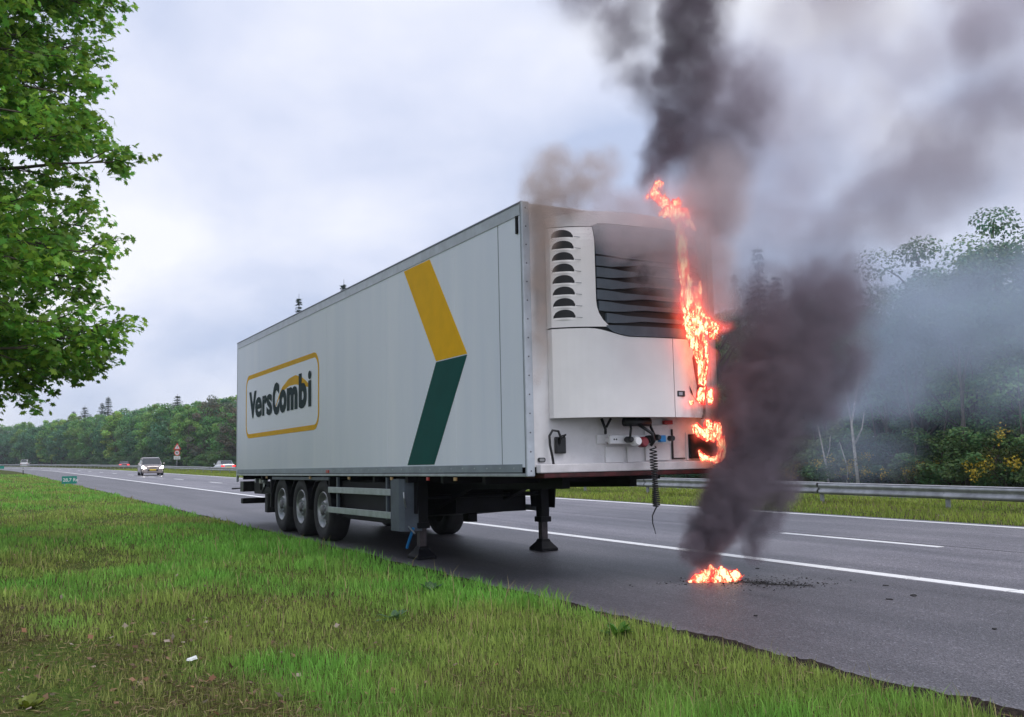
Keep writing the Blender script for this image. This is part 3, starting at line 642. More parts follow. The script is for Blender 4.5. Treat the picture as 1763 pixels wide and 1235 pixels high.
dl = empty('delineator_post', (-97, -1.2, 0)); dl.rotation_euler = (0.02, .09, 0); tag(dl, 'thin dark marker post leaning in the grass of the verge', 'post')
MB().prism([(-.05, -.04), (.05, -.04), (.04, .04), (-.04, .04)], 'z', -.1, .72).build('post_body', mat('post_dark', (.03, .03, .035), .6), dl)
MB().box(-.052, -.03, .55, .052, .03, .66).build('reflector', whitep, dl)
ws = empty('warning_sign', (-178, 28.5 + shift(-178), -.4)); tag(ws, 'post with red triangle, round red sign and white plate beside the opposite carriageway', 'road sign')
post(MB(), -.06, 0, -.2, 4.2, .045).build('sign_post', galv, ws)
def poly3(cx, cz_, r, n, a0=90): return [(cx + r * math.cos(math.radians(a0 + 360 * k / n)), cz_ + r * math.sin(math.radians(a0 + 360 * k / n))) for k in range(n)]
tr_ = MB().prism(poly3(0, 3.75, .78, 3), 'x', -.02, .0).build('triangle_panel', sg_red, ws); MB().prism(poly3(0, 3.75, .5, 3), 'x', .0, .012).build('triangle_face', sg_white, tr_); MB().box(.012, -.04, 3.6, .02, .04, 3.95).build('triangle_symbol', sg_black, tr_)
ro = MB().prism(poly3(0, 2.78, .52, 24), 'x', -.02, .0).build('round_panel', sg_red, ws); MB().prism(poly3(0, 2.78, .38, 24), 'x', .0, .012).build('round_face', sg_white, ro)
o = link('lettering', text_mesh('lettering', '90', .48, .01, sg_black, .002), None, ro); o.rotation_euler = (math.pi / 2, 0, math.pi / 2); o.location = (.02, -.27, 2.62)
pp_ = MB().box(-.02, -.56, 1.6, .0, .56, 2.2).build('plate', sg_white, ws)
for z, w in ((2.02, .42), (1.85, .36), (1.7, .4)): MB().box(.0, -w, z - .03, .008, w, z + .03).build('plate_line', mat('sign_grey', (.3, .3, .3), .5), pp_)

# ------------------------------------------------------------------ cars
glass = mat('car_glass', (.02, .025, .03), .06, spec=.8, coat=.3)
lamp_on = mat('headlight_lit', (1, 1, 1), .3, emit=(1, .95, .88), es=60.)
tail_on = mat('tail_light_lit', (.5, .01, .01), .3, emit=(1, .03, .03), es=1.6)
plate_y = mat('number_plate_yellow', (.75, .55, .05), .4)
def make_car(loc, rz, paint, label, roof=1.48, L=4.4, Wd=1.82, head=True, hood=.92, group='cars on the motorway', tail=False, estate=True):
    r_ = empty('passenger_car', loc, rz); tag(r_, label, 'car', group); h = Wd / 2; l = L / 2
    st = [(l, .42, .30, .55, .72), (l - .06, .78, .22, .62, .80), (l - .35, .92, .2, .72, hood - .08), (l - 1.0, 1.0, .2, .8, hood), (l - 1.35, 1.0, .2, .85, hood + .04), (0, 1., .2, .88, hood + .06), (-l + 1.0, 1., .2, .9, hood + .1), (-l + .35, .97, .22, .92, hood + .12), (-l + .05, .88, .26, .9, hood + .1), (-l, .8, .36, .8, hood + .0)]
    b = MB(); vs_ = []
    for x, ws_, z0, z1, z2 in st:
        hw = h * ws_
        vs_ += [(x, -hw * .9, z0), (x, -hw, z0 + .12), (x, -hw, z1 * .8), (x, -hw * .97, z1), (x, -hw * .86, z2), (x, 0, z2 + .03), (x, hw * .86, z2), (x, hw * .97, z1), (x, hw, z1 * .8), (x, hw, z0 + .12), (x, hw * .9, z0)]
    k = 11; fs_ = [(i * k + j, i * k + (j + 1) % k, (i + 1) * k + (j + 1) % k, (i + 1) * k + j) for i in range(len(st) - 1) for j in range(k)] + [list(range(k)), list(range(len(vs_) - k, len(vs_)))[::-1]]
    body = b.add(vs_, fs_).build('body', paint, r_, .02, smooth=False)
    zb_ = hood + .02; xr = -l + (.35 if estate else .95)
    gs = [(l - 1.15, .82, zb_ - .02, zb_ + .0), (l - 1.75, .78, zb_, roof - .10), (l - 2.1, .74, zb_, roof - .02), (-.1, .74, zb_ + .04, roof), (xr + .55, .73, zb_ + .06, roof - .03), (xr + .0, .72, zb_ + .06, zb_ + .10)]
    gv = []; 
    for x, w_, z0, z1 in gs: hw = h * w_; gv += [(x, -h * .88, z0), (x, -hw, z1 - .04 if z1 - z0 > .1 else z1), (x, -hw * .8, z1), (x, hw * .8, z1), (x, hw, z1 - .04 if z1 - z0 > .1 else z1), (x, h * .88, z0)]
    k = 6; MB().add(gv, [(i * k + j, i * k + (j + 1) % k, (i + 1) * k + (j + 1) % k, (i + 1) * k + j) for i in range(len(gs) - 1) for j in range(k)] + [list(range(k)), list(range(len(gv) - k, len(gv)))[::-1]]).build('window_glass', glass, r_)
    rp_ = MB(); rp_.add([(x, y * s_, z) for x, z in ((l - 1.9, roof - .045), (l - 2.1, roof - .008), (-.1, roof + .012), (xr + .6, roof - .018)) for s_, y in ((-1, h * .73), (-1, h * .5), (1, h * .5), (1, h * .73))], [(4 * i + j, 4 * i + j + 1, 4 * i + 5 + j, 4 * i + 4 + j) for i in range(3) for j in range(3)]).build('roof_panel', paint, r_, smooth=True)
    for s_ in (-1, 1):
        for x, z, a_ in ((l - 1.15, zb_, 0),): MB().tube([(l - 1.15, s_ * h * .87, zb_), (l - 1.95, s_ * h * .735, roof - .06), (xr + .5, s_ * h * .73, roof - .05), (xr, s_ * h * .8, zb_ + .08)], .028, 6).build('window_pillar', paint, r_)
        MB().box(l - 1.45, s_ * (h + .02), zb_ + .02, l - 1.3, s_ * (h + .16), zb_ + .14).build('wing_mirror', paint, r_, .02)
        fl = MB(); fl.add([(l - .12, s_ * h * .52, .62), (l - .18, s_ * h * .9, .64), (l - .30, s_ * h * .92, .78), (l - .16, s_ * h * .5, .76), (l - .02, s_ * h * .5, .62), (l - .06, s_ * h * .88, .64), (l - .2, s_ * h * .9, .77), (l - .10, s_ * h * .5, .75)], [(0, 1, 2, 3), (4, 5, 6, 7), (0, 1, 5, 4), (1, 2, 6, 5), (2, 3, 7, 6), (3, 0, 4, 7)]).build('headlight', lamp_on if head else mat('headlight_off', (.5, .5, .52), .2), r_)
        MB().box(-l - .015, s_ * h * .52, .72, -l + .06, s_ * h * .93, .9).build('tail_light', tail_on if tail else redp, r_, .01)
        for x in (l - .82, -l + .82):
            w_ = MB().lathe([(.20, -.1), (.29, -.11), (.315, -.08), (.315, .08), (.29, .11), (.20, .1)], (x, s_ * (h - .12), .315), n=20).build('wheel', rubber, r_, smooth=True)
            MB().lathe([(.2, -.1), (.12, -.09), (.05, -.105), (0, -.105)] if s_ < 0 else [(.2, .1), (.12, .09), (.05, .105), (0, .105)], (x, s_ * (h - .12), .315), n=16).build('rim', alu, w_)
    MB().box(l - .03, -.42, .38, l + .012, .42, .52).build('lower_grille', blackp, r_, .01); MB().box(l - .02, -.3, .62, l + .0, .3, .70).build('upper_grille', blackp, r_, .005)
    MB().box(l + .012, -.26, .44, l + .022, .26, .55).build('number_plate', plate_y, r_); MB().box(-l - .02, -.26, .6, -l - .008, .26, .71).build('number_plate', plate_y, r_)
    return r_
make_car((-82, 8.1, .0), math.radians(-3), mat('paint_brown_silver', (.38, .33, .32), .3, .4, coat=.6), 'brownish silver car with headlights on approaching behind the trailer', 1.52, 4.35, 1.84)
make_car((-115, 21.4, -.4), math.radians(180), mat('paint_silver', (.55, .57, .6), .3, .4, coat=.6), 'silver car with red tail lights driving away beyond the guardrail, beside the trailer', 1.46, 4.6, 1.82, False, tail=True, estate=False, group='cars on the opposite carriageway')
make_car((-180, 19.9 + shift(-180), -.4), math.radians(176), mat('paint_maroon', (.10, .02, .05), .3, .4, coat=.6), 'dark car with glowing red tail lights far off beyond the guardrail', 1.45, 4.4, 1.8, False, tail=True, group='cars on the opposite carriageway')
make_car((-298, 21.6 + shift(-298), -.4), math.radians(172), mat('paint_white', (.75, .76, .78), .35, coat=.6), 'tiny white van far away on the opposite carriageway where the motorway bends', 2.1, 5.2, 2.1, False, hood=1.15)

# ------------------------------------------------------------------ vegetation
leafm = mat('broad_leaf', (1, 1, 1), .55, spec=.3, attr='tint', trans=.3)
leafg = mat('near_leaf', (1, 1, 1), .5, spec=.3, attr='tint', trans=.55)
bark = mat('bark', (.085, .07, .055), .9, var=.4, vscale=9, bump=.6, bscale=20)
barkp = mat('pale_bark', (.42, .40, .37), .8, var=.35, vscale=7)
grassm = mat('grass_blade', (1, 1, 1), .55, spec=.25, attr='tint', trans=.35)

def basis(Nv):
    a = np.where(np.abs(Nv[:, 2:3]) < .9, np.array([[0, 0, 1.]]), np.array([[1., 0, 0]]))
    t1 = np.cross(a, Nv); t1 /= np.linalg.norm(t1, axis=1, keepdims=True) + 1e-9
    return t1, np.cross(Nv, t1)
LEAF = np.array([(0, -.5), (.28, -.18), (.5, .05), (.2, .22), (0, .5), (-.2, .22), (-.5, .05), (-.28, -.18)]) # simple
OAK = np.array([(0, -.6), (.09, -.3), (.34, -.34), (.22, -.1), (.46, .06), (.22, .14), (.28, .36), (.1, .32), (0, .6), (-.1, .32), (-.28, .36), (-.22, .14), (-.46, .06), (-.22, -.1), (-.34, -.34), (-.09, -.3)])
KITE = np.array([(0, -.5), (.36, .0), (0, .5), (-.36, .0)])
def leaves(P, size, Nv, tint, shape, r=rng, bend=.15):
    n = len(P); Nv = Nv / (np.linalg.norm(Nv, axis=1, keepdims=True) + 1e-9); t1, t2 = basis(Nv)
    a = r.uniform(0, 2 * np.pi, n)[:, None]; u_ = t1 * np.cos(a) + t2 * np.sin(a); v_ = -t1 * np.sin(a) + t2 * np.cos(a)
    k = len(shape); sz = np.asarray(size).reshape(-1, 1, 1) if np.ndim(size) else size
    V = P[:, None, :] + sz * (u_[:, None, :] * shape[None, :, 0:1] + v_[:, None, :] * shape[None, :, 1:2] - Nv[:, None, :] * bend * (np.abs(shape[None, :, 0:1]) + shape[None, :, 1:2] ** 2))
    return V.reshape(-1, 3), np.arange(n * k).reshape(n, k), np.repeat(tint, k, 0)
def rtint(n, base, spread=.25, r=rng, warm=.25):
    b = np.array(base)[None, :] * r.uniform(1 - spread, 1 + spread, (n, 1)); w_ = r.uniform(-warm, warm, (n, 1))
    b[:, 0:1] *= 1 + w_; b[:, 2:3] *= 1 - w_ * .6; return b
def broadleaf(seed, Ht, Rc, z0, ncl, nleaf, lsize, base, gaps=.0, shape=KITE):
    r = np.random.default_rng(seed); q = random.Random(seed)
    cz0 = z0 + (Ht - z0) * .52; az = (Ht - z0) * .5
    C_ = []
    while len(C_) < ncl:
        d = r.normal(size=3); d /= np.linalg.norm(d); f = r.uniform(.35, 1) ** .6
        w_ = 1 - .25 * max(0, d[2]); p_ = np.array([d[0] * Rc * f * w_, d[1] * Rc * f * w_, cz0 + d[2] * az * f])
        C_.append(p_)
    C_ = np.array(C_); cr = r.uniform(.16, .3, ncl) * Rc * 1.15
    ct = r.uniform(.65, 1.35, ncl); cw = r.uniform(-.2, .2, ncl)
    idx = r.integers(0, ncl, nleaf); d = r.normal(size=(nleaf, 3)); d /= np.linalg.norm(d, axis=1, keepdims=True); rr = r.uniform(0.25, 1, (nleaf, 1)) ** .5
    P = C_[idx] + d * rr * cr[idx][:, None] * np.array([[1, 1, .62]])
    Nv = d * .6 + r.normal(size=(nleaf, 3)) * .45 + np.array([[0, 0, .7]])
    tint = rtint(nleaf, base, .25, r) * ct[idx][:, None]; tint[:, 0] *= 1 + cw[idx]
    V, F, Cc = leaves(P, lsize * r.uniform(.7, 1.3, nleaf), Nv, tint, shape, r)
    crown = arr_mesh('crown', V, F, leafm, Cc)
    tb = MB(); top = (q.uniform(-.3, .3), q.uniform(-.3, .3), Ht * .88); R0 = Ht * .014 + .03
    tp = [(0, 0, -.4), (0, 0, .1), (q.uniform(-.1, .1), q.uniform(-.1, .1), Ht * .3), (q.uniform(-.25, .25), q.uniform(-.2, .2), Ht * .6), top]
    tb.tube(tp, [R0 * 1.4, R0 * 1.15, R0 * .85, R0 * .5, R0 * .12], 8)
    for i in range(min(ncl, 24)):
        c_ = C_[i]; zs = max(Ht * .15, c_[2] - np.hypot(c_[0], c_[1]) * .8 - .3); f = zs / (Ht * .88); 
        s_ = (top[0] * f, top[1] * f, zs); m_2 = tuple((s_[j] + c_[j]) / 2 + (0, 0, .25)[j] for j in range(3))
        tb.tube([s_, m_2, tuple(c_)], [R0 * .4, R0 * .25, R0 * .06], 5, False)
    return tb.mesh('trunk', bark), crown
def conifer(seed, Ht, Rb, base, z0=.12):
    q = random.Random(seed); r = np.random.default_rng(seed); tb = MB(); tb.tube([(0, 0, -.4), (0, 0, Ht * .5), (0, 0, Ht)], [Ht * .014, Ht * .009, .015], 7)
    Ps = []; Ns = []; sz = []
    z = Ht * z0
    while z < Ht * .985:
        f = (Ht - z) / (Ht * (1 - z0)); L_ = Rb * f ** .8 * q.uniform(.75, 1.1) + .12; nb = q.choice((4, 5, 6)); a0 = q.uniform(0, 6.28)
        for k in range(nb):
            a = a0 + k * 6.283 / nb + q.uniform(-.3, .3); L2 = L_ * q.uniform(.6, 1.1); dr = q.uniform(-.3, .02) - .1; n_ = max(3, int(L2 / .16))
            end = (math.cos(a) * L2, math.sin(a) * L2, z + dr * L2 + .12 * L2)
            tb.tube([(0, 0, z), (end[0] * .6, end[1] * .6, z + dr * L2 * .8), end], [.03 * f + .008, .015 * f + .006, .004], 3, False)
            for i in range(n_):
                t_ = (i + .7) / n_
                for _ in range(3):
                    o_ = (1 - t_) * .5 + .15
                    Ps.append((math.cos(a) * L2 * t_ + q.uniform(-.2, .2) * o_ - math.sin(a) * q.uniform(-.4, .4) * o_, math.sin(a) * L2 * t_ + q.uniform(-.2, .2) * o_ + math.cos(a) * q.uniform(-.4, .4) * o_, z + dr * L2 * t_ + q.uniform(-.14, .03)))
                    Ns.append((q.uniform(-.4, .4), q.uniform(-.4, .4), 1)); sz.append(q.uniform(.24, .46))
        z += q.uniform(.16, .3) * (1 + Ht * .02)
    Ps = np.array(Ps); V, F, Cc = leaves(Ps, np.array(sz), np.array(Ns), rtint(len(Ps), base, .3, r, .15), KITE * np.array([[.55, 1.2]]), r, .3)
    return tb.mesh('trunk', bark), arr_mesh('crown', V, F, leafm, Cc)
def place(name, tm, x, y, sc, rz, label, cat, group, z=None, sxy=1.):
    o = empty(name, (x, y + shift(x), gz(y, x) if z is None else z), rz); o.scale = (sc * sxy, sc * sxy, sc); tag(o, label, cat, group)
    link('trunk', tm[0], None, o); cr = link('crown', tm[1], None, o); return o
G1 = (.13, .29, .09); G2 = (.17, .33, .08); G3 = (.09, .22, .11); G4 = (.26, .40, .08); BR = (.14, .14, .10)
near = [broadleaf(11, 12, 3.7, 1.2, 60, 17000, .17, (.12, .23, .12)), broadleaf(12, 11, 3.3, .6, 52, 15000, .17, G1), broadleaf(13, 12, 4.2, 2.6, 46, 12000, .18, (.115, .22, .115)), broadleaf(14, 10, 2.6, .3, 44, 12000, .16, G3)]
farp = [broadleaf(21, 13, 4.3, .3, 60, 8500, .34, G1), broadleaf(22, 13, 4.0, .2, 54, 8000, .34, G2), broadleaf(23, 13, 4.6, .5, 56, 8000, .36, G3), broadleaf(24, 13, 3.6, .2, 50, 7500, .33, G4), broadleaf(25, 13, 4.2, .6, 54, 6500, .33, BR)]
cons = [conifer(31, 15, 2.6, (.06, .12, .075)), conifer(32, 17, 2.3, (.055, .11, .075)), conifer(33, 15, 3.0, (.05, .10, .06), .4)]
bush = [broadleaf(41, 2.6, 1.7, .0, 40, 7200, .11, (.10, .19, .055)), broadleaf(42, 2.2, 1.5, .0, 34, 6400, .10, (.07, .15, .075)), broadleaf(43, 3.4, 1.9, .1, 44, 8000, .12, (.09, .19, .065))]
fartxt = ['broad green tree in the long wood edge beyond the motorway', 'round bushy tree in the wood beyond the opposite carriageway', 'bluish green tree in the wood edge behind the guardrail', 'light yellow green tree in the wood edge beyond the motorway', 'brownish half bare tree in the wood edge beyond the motorway']
rf = random.Random(5)
# near part of the wood, right of the trailer
x = -5.0
while x > -62:
    k = rf.randrange(4); y = 33.5 + rf.uniform(-1, 1.5)
    Hh = 9.6 + rf.uniform(-.8, 1.2) if x < -24 else 9.8
    place('broadleaf_tree', near[k], x, y, Hh / 12, rf.uniform(0, 6.28), ('dense round', 'bushy, leafy to the ground', 'high crowned', 'narrow bluish')[k] + (' taller' if Hh > 9.9 else ' lower') + ' tree at the wood edge behind the guardrail', 'tree', 'trees at the near wood edge'); x -= rf.uniform(3.2, 4.4)
x = -6.0
while x > -64:
    k = rf.randrange(4); place('broadleaf_tree', near[k], x, 38.5 + rf.uniform(-1, 1.5), (11.2 + rf.uniform(-.8, 1.4)) / 12, rf.uniform(0, 6.28), ('dense round', 'bushy', 'high crowned', 'narrow bluish')[k] + ' tree rising in the second row of the wood behind the guardrail', 'tree', 'trees in the second row of the wood'); x -= rf.uniform(3.6, 4.8)
x = -6.0
while x > -70:
    k = rf.randrange(5); place('broadleaf_tree', farp[k], x, 44 + rf.uniform(-1.5, 2.5), (11.5 + rf.uniform(-.8, 1.4)) / 13, rf.uniform(0, 6.28), 'tree deep in the wood, mostly hidden by the front rows', 'tree', 'trees deep in the wood'); x -= rf.uniform(5, 6.5)
place('oak_tree', broadleaf(51, 12.8, 5.2, 3.0, 110, 46000, .17, (.12, .23, .125)), -19.2, 34.5, .90, 1., 'tall spreading oak rising above the wood at the edge of the view', 'tree', None)
place('oak_tree', near[2], -14.5, 35, .98, 2.2, 'broad oak next to the tallest spreading oak of the wood', 'tree', None)
place('conifer', cons[0], -40.6, 40, 1.02, .3, 'pointed spruce topping the wood just beyond the burning end of the trailer', 'tree', None)
place('conifer', cons[0], -37.9, 39, .86, 1.3, 'shorter spruce next to the pointed spruce above the smoke', 'tree', None)
place('conifer', cons[1], -44.2, 41, .84, 2.3, 'thin spruce half hidden behind the burning end of the trailer', 'tree', None)
place('conifer', cons[2], -34.8, 40, .82, 2.9, 'flat topped pine showing above the wood in the smoke', 'tree', None)
# hidden stretch behind the trailer, then the long far stretch
x = -62.
while x > -180:
    k = rf.randrange(5)
    for y in ((34.5,) if rf.random() < .5 else (34.5, 41)): place('broadleaf_tree', farp[rf.randrange(5)], x + rf.uniform(-1, 1), y + rf.uniform(-1, 1.5), (11.5 + rf.uniform(-1, 1.4)) / 13, rf.uniform(0, 6.28), 'wood edge tree standing behind the trailer', 'tree', 'wood edge trees behind the trailer')
    x -= 6
x = -180.
while x > -470:
    for row, (y, dh) in enumerate(((33.5, -.5), (39.5, .8), (46, 1.6))):
        if row == 2 and x < -300: continue
        if row == 0 or rf.random() < .9:
            k = rf.choice((0, 0, 1, 1, 2, 2, 3, 4)); hb = 13.2 if x > -255 else 14.2
            place('broadleaf_tree', farp[k], x + rf.uniform(-1.6, 1.6), y + rf.uniform(-1.2, 1.8), (hb + dh + rf.uniform(-1.6, 1.2)) / 13, rf.uniform(0, 6.28), fartxt[k], 'tree', 'trees of the long wood edge', sxy=rf.uniform(.85, 1.1))
    x -= 5.2 if x > -300 else 6.4
for px_, y, h_, lb_ in ((-136.5, 37, 24.3, 'tall conifer tip showing above the trailer roof, nearer the rear'), (-116.5, 37, 23.6, 'conifer tip showing above the trailer roof, nearer the middle'), (-292, 41, 20.5, 'tallest spruce standing above the far wood'), (-302, 42, 19.5, 'spruce beside the tallest one in the far wood'), (-316, 41, 19., 'dark narrow spruce in the group above the far wood'), (-328, 41, 18., 'lowest spruce of the group above the far wood'), (-520, 34, 25, 'lone thin spruce far off above the wood'), (-225, 40, 17.2, 'dark pine crown just behind the trailer rear above the wood')):
    place('conifer', cons[1] if h_ > 23 else cons[0] if 'dark' not in lb_ else cons[2], px_, y, h_ / 16, px_, lb_, 'tree', None, sxy=.9 if h_ > 23 else 1.5)
# bend: last trees closing the view
for k in range(26):
    a = k / 25; place('broadleaf_tree', farp[rf.randrange(5)], -470 - 10 * k + rf.uniform(-3, 3), 34 + rf.uniform(-3, 3), (15.5 + rf.uniform(-1.5, 1)) / 13, rf.uniform(0, 6.28), 'distant tree where the wood follows the bend', 'tree', 'distant trees at the bend', sxy=1.3)
place('conifer', cons[2], -640, 24, 2.1, 0, 'large dark spruce at the far end of the wood', 'tree', None)
# shrubs along the foot of the wood
x = -6.
while x > -300:
    k = rf.randrange(3); sb_ = rf.uniform(.7, 1.25); place('shrub', bush[k], x, 31 + rf.uniform(-.8, .8), sb_, rf.uniform(0, 6.28), ('large ' if sb_ > 1.05 else 'low ' if sb_ < .85 else 'middling ') + ('yellowish green', 'dark bluish green', 'tall fresh green')[k] + ' shrub at the foot of the wood' + (' by the drifting smoke' if x > -40 else ' beyond the opposite carriageway'), 'shrub', 'shrubs along the foot of the wood', sxy=1.25); x -= rf.uniform(2.0, 3.2) if x > -60 else rf.uniform(4, 6.5)
# flowering broom: yellow among green
def broom(seed, label, x, y, s_):
    tm = broadleaf(seed, 2.0, 1.3, .0, 20, 1500, .10, (.07, .10, .02)); r = np.random.default_rng(seed)
    n = 420; c_ = r.normal(size=(9, 3)) * np.array([.75, .75, .35]) + np.array([0, 0, 1.25]); i = r.integers(0, 9, n); P = c_[i] + r.normal(size=(n, 3)) * .16; P[:, 2] = np.abs(P[:, 2])
    V, F, Cc = leaves(P, .12, r.normal(size=(n, 3)) + np.array([0, 0, .5]), rtint(n, (.42, .32, .03), .25, r, .1), KITE, r)
    o = place('broom_shrub', tm, x, y, s_, 0, label, 'shrub', 'yellow flowering shrubs'); link('blossom', arr_mesh('blossom', V, F, leafm, Cc), None, o)
broom(61, 'yellow flowering shrub at the foot of the forked pale tree', -23.4, 29.2, .8); broom(62, 'large yellow flowering shrub at the edge of the view behind the guardrail', -15.6, 29.2, .95); broom(63, 'sparse yellow green shrub midway along the wood foot', -20.2, 29.2, .65); broom(64, 'small yellow shrub left of the forked pale tree behind the smoke', -26.8, 29.2, .65)
# pale bare trees and thin trunks
def bare(name, x, y, pts, label, r0, m=barkp, extra=()):
    o = empty(name, (x, y, gz(y, x))); tag(o, label, 'tree', 'bare thin trees in front of the wood')
    MB().tube(pts, [r0 * (1 - .75 * k / (len(pts) - 1)) for k in range(len(pts))], 7).build('trunk', m, o, smooth=True)
    for e_ in extra: MB().tube(e_, [r0 * .5, r0 * .38, r0 * .15], 6).build('limb', m, o, smooth=True)
bare('birch_tree', -22.6, 29.0, [(0, 0, -.2), (-.15, 0, 1.6), (-.25, 0, 2.9), (.1, 0, 4.2), (.35, .1, 5.4)], 'pale forked bare tree in front of the dark wood', .085, barkp, [[(-.25, 0, 2.9), (-.55, .1, 4.0), (-.6, .1, 5.2)], [(-.1, 0, 2.), (.35, 0, 2.7), (.5, 0, 3.4)]])
bare('birch_tree', -24.3, 29.0, [(0, 0, -.2), (-.2, 0, 1.2), (-.45, 0, 2.3), (-.6, 0, 3.)], 'short pale bare stem left of the forked pale tree', .06, barkp, [[(-.2, 0, 1.2), (.1, 0, 1.9), (.15, 0, 2.4)]])
bare('birch_tree', -23.4, 29.1, [(0, 0, -.2), (.1, 0, 1.), (-.3, 0, 2.1)], 'thinnest pale stem between the two pale bare trees', .04)
for k in range(22):
    x = -11 - k * 1.15 + rf.uniform(-.4, .4); y = 30.8 + rf.uniform(-.4, 1.8); h_ = rf.uniform(4.5, 8); dx = rf.uniform(-.9, .9)
    bare('sapling', x, y, [(0, 0, -.2), (dx * .2, 0, h_ * .35), (dx * .7, 0, h_ * .7), (dx, .1, h_)], 'slender dark trunk standing among the shrubs of the wood edge', rf.uniform(.05, .1), bark, [[(dx * .3, 0, h_ * .45), (dx * .3 + rf.uniform(-1, 1), .1, h_ * .65), (dx * .3 + rf.uniform(-1.4, 1.4), .1, h_ * .9)], [(dx * .6, 0, h_ * .62), (dx * .6 + rf.uniform(-.8, .8), 0, h_ * .78), (dx * .6 + rf.uniform(-1.2, 1.2), 0, h_ * .95)]])
# closed darkness of the wood behind the first rows
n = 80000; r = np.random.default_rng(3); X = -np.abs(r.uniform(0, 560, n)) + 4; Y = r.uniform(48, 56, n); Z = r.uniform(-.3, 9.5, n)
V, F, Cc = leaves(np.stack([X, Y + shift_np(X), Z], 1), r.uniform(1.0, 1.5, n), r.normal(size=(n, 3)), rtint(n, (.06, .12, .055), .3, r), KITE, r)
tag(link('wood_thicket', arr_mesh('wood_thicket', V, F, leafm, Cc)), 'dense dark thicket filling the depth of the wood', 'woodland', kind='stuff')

# ---- large oak hanging into the view above the verge
def near_oak():
    q = random.Random(90); r = np.random.default_rng(90); o = empty('oak_tree', (-7.8, -8.1, 0)); tag(o, 'large fresh green oak on the verge reaching into the view from the side', 'tree')
    zt = [(2.0, 1.8), (2.6, 3.8), (3.2, 4.8), (3.9, 4.6), (4.2, 5.0), (4.9, 4.95), (5.4, 5.35), (6.0, 4.6), (7.3, 4.4), (8.3, 4.3), (9.4, 4.5), (11., 4.4), (12.6, 3.0), (13.6, 1.)]
    env = lambda z: float(np.interp(z, [a for a, _ in zt], [b for _, b in zt]))
    tb = MB(); tb.tube([(0, 0, -.3), (0, 0, .3), (.05, 0, 3), (-.1, .1, 7), (.1, 0, 11), (0, 0, 13)], [.36, .27, .22, .16, .08, .02], 12)
    P = []; Ns = []; ct = []
    for i in range(185):
        ze = 2.4 + 10.8 * (i / 184) + q.uniform(-.45, .45); a = q.uniform(0, 2 * math.pi) if i % 3 else q.gauss(math.pi / 2, .7)
        L_ = env(ze) * q.uniform(.86, 1.0); zs = max(1.8, ze - q.uniform(.2, 1.6)) if ze < 11 else ze - 1.2
        d = Vector((math.cos(a), math.sin(a), 0)); pts = []
        for k in range(9):
            t_ = k / 8; pts.append(d * (L_ * t_) + Vector((q.uniform(-.12, .12), q.uniform(-.12, .12), zs + (ze - zs) * t_ ** .8 + .5 * math.sin(math.pi * t_) * (1 if ze > 4 else .4) + q.uniform(-.08, .08))))
        tb.tube(pts, [.07 * (1 - .9 * k / 8) + .004 for k in range(9)], 5, False)
        br_t = q.uniform(.75, 1.25)
        for s_ in range(13):
            t_ = .28 + .72 * (s_ + q.random()) / 13; k = min(7, int(t_ * 8)); p0 = pts[k].lerp(pts[k + 1], t_ * 8 - k); sa = a + q.choice((-1, 1)) * q.uniform(.3, 1.2) if t_ < .93 else a + q.uniform(-.3, .3)
            l2 = (1 - t_) * 1.3 + q.uniform(.25, .6); dd = Vector((math.cos(sa), math.sin(sa), q.uniform(-.5, .5))); p1 = p0 + dd * l2 * .5 + Vector((0, 0, .04)); p2 = p0 + dd * l2 + Vector((0, 0, -.06))
            tb.tube([p0, p1, p2], [.012, .008, .003], 3, False)
            for w_ in range(4):
                f = (.35 + .65 * (w_ + q.random()) / 4); c_ = p0.lerp(p2, f) + Vector((q.uniform(-.22, .22), q.uniform(-.22, .22), q.uniform(-.1, .12))) * (1.1 - .4 * f)
                tb.tube([p0.lerp(p2, f * .9), c_], [.004, .002], 3, False)
                nl = q.randint(13, 19)
                for _ in range(nl):
                    g_ = r.normal(size=3) * np.array([.10, .10, .07]); P.append((c_.x + g_[0], c_.y + g_[1], c_.z + g_[2])); Ns.append((g_[0] * 5 + r.normal() * .35, g_[1] * 5 + r.normal() * .35, .8 + r.normal() * .35)); ct.append(br_t)
    P = np.array(P); n = len(P); ct = np.array(ct)[:, None]
    V, F, Cc = leaves(P, r.uniform(.075, .15, n), np.array(Ns), rtint(n, (.19, .37, .05), .4, r, .3) * ct, OAK, r, .25)
    o2 = link('foliage', arr_mesh('foliage', V, F, leafg, Cc), None, o); o2['kind'] = 'stuff'
    tb.build('trunk', bark, o, fix=False); print('oak leaves', n)
near_oak()

